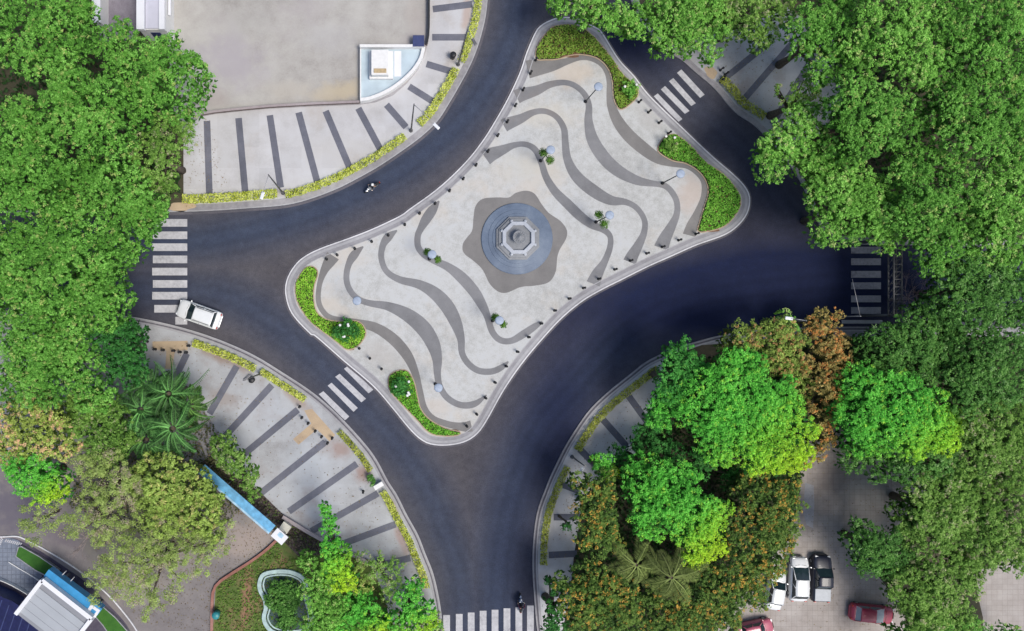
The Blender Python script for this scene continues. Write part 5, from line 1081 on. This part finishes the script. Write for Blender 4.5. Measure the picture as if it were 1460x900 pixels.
for q in ([zb(60, 160), zb(180, 190)], [zb(30, 165), zb(-20, 270)]):
    for i in range(9):
        a = np.array(q[0])+(np.array(q[1])-np.array(q[0]))*i/8; d = (np.array(q[1])-np.array(q[0])); d /= np.linalg.norm(d); n_ = np.array([-d[1], d[0]])*4.2
        ribbon('paint_mark', [tuple(a), tuple(a+n_-d*1.5)], 1.5, Z3+.008, Z3+.008, M['paint'])
for nm, q in (('upper', [zb(145, 290), zb(165, 215), zb(190, 212), zb(330, 290), zb(490, 400), zb(445, 475), zb(300, 400)]), ('lower', [zb(775, 765), zb(835, 688), zb(940, 780), zb(1050, 905), zb(1000, 1000), zb(900, 930), zb(840, 840)])):
    tt = empty('turf_bed', (*W(*q[0]), KZ), 'clipped green turf bed beside the pavilion, the '+nm+' one of two', 'turf bed')
    o = slab('turf', q, KZ+.01, KZ+.32, M['turf'], parent=tt); o.location = -Vector(tt.location)
    o = ribbon('edging', q, 1.3, KZ+.01, KZ+.36, M['polelt'], True, parent=tt); o.location = -Vector(tt.location)

# ------------------------------------------------------------------ steel footbridge truss across the eastern road
HT = 5.6
t = empty('footbridge_truss', (*WH(1276, 394, HT), 0), 'narrow grey steel lattice gantry spanning the road beside the eastern crosswalk', 'gantry'); a_ = Vector(t.location)
ya, yb = WH(1276, 335, HT)[1]-a_.y, WH(1276, 452, HT)[1]-a_.y; hw = .42
for sx in (-1, 1):
    for z in (HT-.4, HT+.4):
        mb = MB(); mb.box((sx*hw, (ya+yb)/2, z), (.12, abs(ya-yb), .12)); mb.build('chord', M['pole'], t)
mb = MB(); n = 11
for i in range(n):
    y0 = yb+(ya-yb)*i/n; y1 = yb+(ya-yb)*(i+1)/n
    mb.box((0, y0, HT+.4), (2*hw, .09, .08)); mb.box((0, (y0+y1)/2, HT+.02), (2*hw, .05, .05))
    for sx in (-1, 1): mb.tube([(sx*hw, y0, HT-.36), (sx*hw, y1, HT+.36)], .035, 6)
    mb.tube([(-hw, y0, HT+.38), (hw, y1, HT+.38)], .03, 6)
mb.build('lattice', M['pole'], t)
for y_ in (ya-.2, yb+.2):
    for sx in (-1, 1):
        mb = MB(); mb.tube([(sx*hw, y_, 0), (sx*hw, y_, HT-.4)], .12, 10); mb.build('leg', M['pole'], t)

# ------------------------------------------------------------------ vehicles
def loft(mb, sts, close=True, smooth=True):
    """sts: list of rings of 3D points with equal length"""
    rings = [[mb.bm.verts.new(p) for p in r] for r in sts]; k = len(sts[0])
    for q, r in zip(rings, rings[1:]):
        for i in range(k):
            f = mb.bm.faces.new((q[i], q[(i+1) % k], r[(i+1) % k], r[i])); f.smooth = smooth
    if close: mb.bm.faces.new(rings[0][::-1]); mb.bm.faces.new(rings[-1])
def section(x, w, zl, zh, crown=.04, e=.10):
    """closed cross section in the y-z plane: sills, shoulders and a gently crowned top"""
    e = min(e, w*.45)
    return [(x, -w+e*.5, zl), (x, -w, zl+e), (x, -w*1.01, (zl+zh)*.5), (x, -w*.985, zh-e), (x, -w+e*.9, zh-.015), (x, -w*.5, zh+crown*.75), (x, 0, zh+crown),
            (x, w*.5, zh+crown*.75), (x, w-e*.9, zh-.015), (x, w*.985, zh-e), (x, w*1.01, (zl+zh)*.5), (x, w, zl+e), (x, w-e*.5, zl)]
def car(x, y, ang, label, L, Wd, paint, hood=1.15, roof=(.62, -.95), belt=.95, H=1.48, boot=.7, pickup=False, group=None, rails=False, glass=None, name='parked_car', cat='car', z=0.0, rear_glass=True, cover=None):
    """x forward; roof = front and rear x of the roof panel as fractions of L/2"""
    wx, wy = W(x, y); t = empty(name, (wx, wy, z), label, cat, group, rz=ang); h = L/2; w = Wd/2; G = glass or M['carglass']
    f0 = h-hood                    # base of the windscreen
    r0 = -h+boot                   # base of the rear window
    mb = MB(); S_ = []
    for xx, ww, zl, zh in ((-h, .78, .42, .62), (-h+.06, .88, .34, .80), (-h+.22, .96, .26, belt-.06), (r0-.05, .99, .24, belt-.01), (-.2, 1.0, .22, belt), (f0, 1.0, .22, belt+.02), (h-.62, .975, .24, belt-.07), (h-.30, .94, .27, belt-.14), (h-.14, .87, .30, belt-.20), (h-.04, .76, .34, belt-.30), (h, .64, .42, .58)):
        S_.append(section(xx, w*ww, zl, zh))
    loft(mb, S_); body = mb.build('body', paint, t)
    rf, rr = roof
    zr = H; wr = w*.80
    cab = [(f0+.06, w*.90, belt), (rf, wr, zr), (rr, wr, zr-.02), (r0-.04, w*.88, belt)]
    # glasshouse as a closed dark frustum, then roof and pillars proud of it
    mb = MB(); b = [(f0+.05, -w*.88), (f0+.16, 0), (f0+.05, w*.88), (r0-.03, w*.88), (r0-.08, 0), (r0-.03, -w*.88)]; tp = [(rf-.02, -wr*.97), (rf+.06, 0), (rf-.02, wr*.97), (rr+.02, wr*.97), (rr-.03, 0), (rr+.02, -wr*.97)]
    def face(i, j, nm):
        m2 = MB(); m2.quad((b[i][0], b[i][1], belt-.02), (b[j][0], b[j][1], belt-.02), (tp[j][0], tp[j][1], zr-.03), (tp[i][0], tp[i][1], zr-.03)) if not isinstance(i, tuple) else None
        return m2
    def glaz(idx, nm):
        m2 = MB()
        for i, j in zip(idx, idx[1:]): m2.quad((b[i][0], b[i][1], belt-.02), (b[j][0], b[j][1], belt-.02), (tp[j][0], tp[j][1], zr-.03), (tp[i][0], tp[i][1], zr-.03))
        m2.build(nm, G, t)
    glaz([0, 1, 2], 'windscreen'); glaz([2, 3], 'side_window'); glaz([5, 0], 'side_window'); glaz([3, 4, 5], 'rear_window')
    mb = MB(); S_ = []
    for xx, ww in ((rf+.05, .86), (rf-.06, .96), ((rf+rr)/2, 1.0), (rr+.06, .97), (rr-.05, .88)):
        q = wr*ww; S_.append([(xx, -q, zr-.06), (xx, -q*.97, zr-.01), (xx, -q*.5, zr+.025), (xx, 0, zr+.035), (xx, q*.5, zr+.025), (xx, q*.97, zr-.01), (xx, q, zr-.06)])
    loft(mb, S_); mb.build('roof', paint, t)
    for sy in (-1, 1):
        for p, q in (((f0+.05, sy*w*.89, belt-.02), (rf, sy*wr*.97, zr-.03)), ((r0-.03, sy*w*.89, belt-.02), (rr, sy*wr*.97, zr-.03)), (((f0+r0)/2, sy*w*.90, belt-.02), ((rf+rr)/2, sy*wr*.985, zr-.03))):
            mb = MB(); mb.tube([p, q], .045, 6); mb.build('pillar', paint, t)
        for fx_, nm in ((h-.78, 'wheel'), (-h+.78, 'wheel')):
            mb = MB(); m = Matrix.Translation((fx_, sy*(w-.10), .32)) @ Matrix.Rotation(R(90), 4, 'X')
            mb.lathe([(.20, -.1), (.31, -.1), (.33, -.06), (.33, .06), (.31, .1), (.20, .1)], seg=20, mat=m); wh = mb.build('wheel', M['rubber'], t)
            mb = MB(); m = Matrix.Translation((fx_, sy*(w-.095), .32)) @ Matrix.Rotation(R(90), 4, 'X'); mb.lathe([(.0, -.105), (.19, -.1), (.20, 0), (.19, .1), (0, .105)], seg=16, mat=m); mb.build('rim', M['rim'], wh)
        mb = MB(); mb.box((h-.14, sy*w*.66, belt-.27), (.22, .34, .14), sy*-.35, bev=.04); mb.build('headlight', M['lens'], t)
        mb = MB(); mb.box((-h+.06, sy*w*.74, belt-.17), (.10, .26, .22), 0, bev=.03); mb.build('taillight', M['redlens'], t)
        mb = MB(); mb.box((f0-.02, sy*(w+.09), belt+.07), (.14, .20, .13), 0, bev=.04); mb.build('mirror', paint, t)
        if rails:
            mb = MB(); mb.tube([(rf-.15, sy*wr*.86, zr+.02), (rf-.3, sy*wr*.86, zr+.09), (rr+.25, sy*wr*.86, zr+.09), (rr+.1, sy*wr*.86, zr+.02)], .028, 8); mb.build('roof_rail', M['iron'], t)
    mb = MB(); mb.box((h-.04, 0, .42), (.16, w*1.3, .2), bev=.06); mb.box((-h+.04, 0, .44), (.14, w*1.5, .2), bev=.05); mb.build('bumpers', paint if not pickup else M['iron'], t) if False else mb.bm.free()
    for sx, nm in ((1, 'front_bumper'), (-1, 'rear_bumper')):
        mb = MB(); mb.box((sx*(h-.02), 0, .42), (.18, w*1.34, .22), bev=.07); mb.build(nm, paint, t)
    mb = MB(); mb.box((h+.065, 0, .62), (.03, w*.7, .12), bev=.01); mb.build('grille', M['iron'], t)
    for sx in (1,):
        mb = MB()
        for sy in (-1, 1): mb.tube([(f0+.22, sy*w*.1, belt+.02), (f0+.12, sy*w*.62, belt+.06)], .012, 4)
        mb.build('wiper', M['iron'], t, clean=False)
    if pickup:
        mb = MB(); mb.box(((-h+r0)/2+.08, 0, belt+.035), (r0+h-.28, Wd*.86, .09), bev=.03); mb.build('bed_cover', cover or M['carsilver'], t)
    return t
aw = math.atan2(448-440-16.5, -(-1)*0-27.5)
car(286.5, 448.5, math.pi-R(19.5), 'white van with dark windscreen and roof rails driving off the western crosswalk', 5.0, 2.12, M['carwhite'], hood=1.3, roof=(.38, -1.75), belt=1.06, H=1.72, boot=.58, rails=True, name='white_van', cat='van', z=.012)
GPk = 'cars parked in the brown paved yard'
yz = Z2+.004
car(1133, 822.5, R(88), 'white hatchback parked next to the black pickup', 4.95, 2.0, M['carwhite'], hood=.95, roof=(.15, -1.6), H=1.48, boot=.40, group=GPk, z=yz)
car(1164, 821, R(88), 'black pickup truck with silver bed cover parked right of the white hatchback', 5.25, 2.05, M['carblack'], hood=1.35, roof=(.42, -.55), H=1.72, belt=1.1, boot=1.65, pickup=True, group=GPk, name='pickup_truck', cat='pickup truck', z=yz)
car(1236, 871, R(-6), 'red car with silver grey windscreen half hidden under the tree east of the pickup', 4.8, 1.95, M['carred'], hood=1.2, roof=(-.05, -1.65), H=1.46, boot=.42, group=GPk, glass=M['cargrey'], z=yz)
car(1100, 838, R(80), 'white car mostly hidden by a tree left of the white hatchback', 4.4, 1.8, M['carwhite'], group=GPk, roof=(.35, -1.2), z=yz)
car(1070, 893, R(12), 'faded red car at the bottom edge under the orange-flecked trees', 4.3, 1.78, M['carpink'], group=GPk, roof=(.35, -1.2), z=yz)

# ------------------------------------------------------------------ motorcycles and riders
def skin_body(name, joints, edges, mat, parent, root=0, sub_=1):
    me = bpy.data.meshes.new(name+'_src'); me.from_pydata([j[:3] for j in joints], edges, []); o = bpy.data.objects.new(name+'_src', me); col.objects.link(o)
    sk = o.modifiers.new('s', 'SKIN'); sd = o.modifiers.new('d', 'SUBSURF'); sd.levels = sub_; sd.render_levels = sub_
    if not me.skin_vertices: me.skin_vertices.new(name='')
    for i, v in enumerate(me.skin_vertices[0].data):
        v.radius = (joints[i][3], joints[i][4] if len(joints[i]) > 4 else joints[i][3]); v.use_root = (i == root)
    dg = bpy.context.evaluated_depsgraph_get(); dg.update(); m2 = bpy.data.meshes.new_from_object(o.evaluated_get(dg)); m2.name = name
    bpy.data.objects.remove(o); bpy.data.meshes.remove(me)
    for p in m2.polygons: p.use_smooth = True
    m2.materials.clear()
    return link(name, m2, mat, parent)
def motorbike(x, y, ang, label, label_r, paint, jacket, helmet, z=.012, seatc=None):
    t = empty('motorcycle', (*W(x, y), z), label, 'motorcycle', rz=ang)
    for xx in (.66, -.62):
        mb = MB(); m = Matrix.Translation((xx, 0, .29)) @ Matrix.Rotation(R(90), 4, 'X'); mb.lathe([(.22, -.045), (.27, -.05), (.295, 0), (.27, .05), (.22, .045), (.2, 0), (.22, -.045)], seg=24, mat=m); w_ = mb.build('wheel', M['rubber'], t)
        mb = MB(); mb.lathe([(0, -.04), (.05, -.04), (.2, -.012), (.2, .012), (.05, .04), (0, .04)], seg=16, mat=m); mb.build('rim', M['rim'], w_)
    mb = MB(); loft(mb, [section(xx, ww, zl, zh, .03, .04) for xx, ww, zl, zh in ((-.72, .06, .62, .72), (-.5, .13, .45, .74), (-.15, .15, .30, .70), (.1, .14, .22, .60), (.3, .17, .28, .80), (.46, .12, .55, .92), (.54, .05, .7, .9))]); mb.build('body', paint, t)
    mb = MB(); loft(mb, [section(xx, ww, zl, zh, .02, .03) for xx, ww, zl, zh in ((-.74, .09, .74, .80), (-.4, .13, .73, .80), (.0, .11, .70, .77), (.14, .06, .68, .72))]); mb.build('seat', M['rubber'], t)
    mb = MB(); mb.tube([(-.10, -.36, 1.0), (.28, -.30, 1.03), (.36, 0, 1.0), (.28, .30, 1.03), (.10, .36, 1.0)][0:0] or [(.20, -.36, 1.02), (.34, -.2, 1.02), (.38, 0, .98), (.34, .2, 1.02), (.20, .36, 1.02)], .017, 8); mb.build('handlebar', M['chrome'], t)
    mb = MB(); mb.tube([(.40, 0, .95), (.66, 0, .29)], .035, 8); mb.build('fork', M['chrome'], t)
    mb = MB(); mb.lathe([(.0, 0), (.08, .01), (.09, .06), (.05, .1)], seg=14, mat=Matrix.Translation((.50, 0, .93)) @ Matrix.Rotation(R(90), 4, 'Y')); mb.build('headlight', M['lens'], t)
    mb = MB(); mb.lathe([(.0, -.1), (.1, -.09), (.13, 0), (.1, .06), (0, .07)], seg=10, mat=Matrix.Translation((.66, 0, .60)) @ Matrix.Diagonal((1.5, .7, .4, 1))); mb.build('mudguard', paint, t)
    for sy in (-1, 1):
        mb = MB(); mb.tube([(.33, sy*.2, 1.02), (.36, sy*.27, 1.16)], .01, 6); mb.box((.36, sy*.28, 1.18), (.03, .12, .07), bev=.01); mb.build('mirror', M['iron'], t)
    mb = MB(); mb.box((-.78, 0, .70), (.06, .16, .08), bev=.02); mb.build('taillight', M['redlens'], t)
    t.scale = (1.18, 1.18, 1.18)
    r = empty('person', (*W(x, y), z), label_r, 'person', rz=ang); r.scale = (1.12, 1.12, 1.12)
    J = [(-.25, 0, .88, .15, .13), (-.20, 0, 1.05, .15, .12), (-.12, 0, 1.25, .17, .12), (-.08, 0, 1.40, .15, .10), (-.03, 0, 1.52, .055), (.0, 0, 1.64, .085), (.0, 0, 1.72, .08)]
    E = [(0, 1), (1, 2), (2, 3), (3, 4), (4, 5), (5, 6)]
    for sy in (-1, 1):
        k = len(J); J += [(-.06, sy*.19, 1.40, .065), (.06, sy*.30, 1.20, .05), (.22, sy*.33, 1.06, .035), (.27, sy*.34, 1.05, .034)]; E += [(3, k), (k, k+1), (k+1, k+2), (k+2, k+3)]
        for f in range(4):
            q = len(J); yy = sy*(.30+.022*f); J += [(.29, yy, 1.055, .0095), (.315, yy, 1.03, .009), (.30, yy, 1.005-.004*f, .008)]; E += [(k+3, q), (q, q+1), (q+1, q+2)]
        q = len(J); J += [(.255, sy*.30, 1.03, .010), (.265, sy*.285, 1.005, .009)]; E += [(k+3, q), (q, q+1)]
        k = len(J); J += [(-.20, sy*.13, .86, .10), (.16, sy*.19, .72, .072), (.10, sy*.19, .34, .05), (.12, sy*.19, .22, .045), (.26, sy*.21, .20, .035)]; E += [(0, k), (k, k+1), (k+1, k+2), (k+2, k+3), (k+3, k+4)]
    skin_body('body', J, E, M['skin'], r)
    JJ = [(-.24, 0, .95, .165, .15), (-.20, 0, 1.08, .17, .14), (-.12, 0, 1.26, .19, .14), (-.08, 0, 1.41, .16, .115)]; EE = [(0, 1), (1, 2), (2, 3)]
    for sy in (-1, 1):
        k = len(JJ); JJ += [(-.06, sy*.20, 1.41, .082), (.06, sy*.305, 1.20, .066), (.19, sy*.33, 1.09, .05)]; EE += [(3, k), (k, k+1), (k+1, k+2)]
    skin_body('jacket', JJ, EE, jacket, r)
    JJ = [(-.25, 0, .87, .16, .14)]; EE = []
    for sy in (-1, 1):
        k = len(JJ); JJ += [(-.18, sy*.14, .85, .112), (.17, sy*.195, .725, .084), (.11, sy*.19, .36, .062), (.11, sy*.19, .26, .058)]; EE += [(0, k), (k, k+1), (k+1, k+2), (k+2, k+3)]
    skin_body('trousers', JJ, EE, M['jeans'], r)
    mb = MB(); mb.lathe([(.10, -.10), (.135, -.04), (.145, .03), (.13, .09), (.08, .135), (0, .15)], (0.0, 0, 1.72), 20); hm = mb.build('helmet', helmet, r)
    mb = MB(); mb.box((.10, 0, 1.71), (.07, .20, .10), bev=.03); mb.build('visor', M['carglass'], hm)
motorbike(531.5, 268.5, R(213), 'silver and black motorcycle riding down the northwest lane', 'person in a grey jacket and white helmet riding on the northwest lane', M['chrome'], M['shirtg'], M['white'])
motorbike(740.5, 858, R(90), 'dark blue and maroon motorcycle on the southern crosswalk', 'person in a maroon jacket riding over the southern crosswalk', simple('blue_fairing', (.10, .16, .30), .3, coat=.5), M['shirtp'], M['carblack'])
# thin overhead wire between the rusty tree and the eastern crosswalk
a, b_ = WH(1183, 430, 6.5), WH(1214, 398, 6.8); c_ = ((a[0]+b_[0])/2, (a[1]+b_[1])/2)
t = empty('lamp_arm', (*W(1176, 452), KZ), 'thin grey pole leaning out over the road beside the rusty tree', 'pole')
p0 = W(1176, 452); mb = MB(); mb.tube([(0, 0, 0), (0, 0, 5.9)], [.08, .05], 8); mb.build('pole', M['polelt'], t)
mb = MB(); mb.tube([(0, 0, 5.8), (b_[0]-p0[0], b_[1]-p0[1], 6.8)], [.03, .012], 6); mb.build('arm', M['polelt'], t)
# small white patches: litter dropped on the asphalt
print('LEAVES', NLEAF[0])
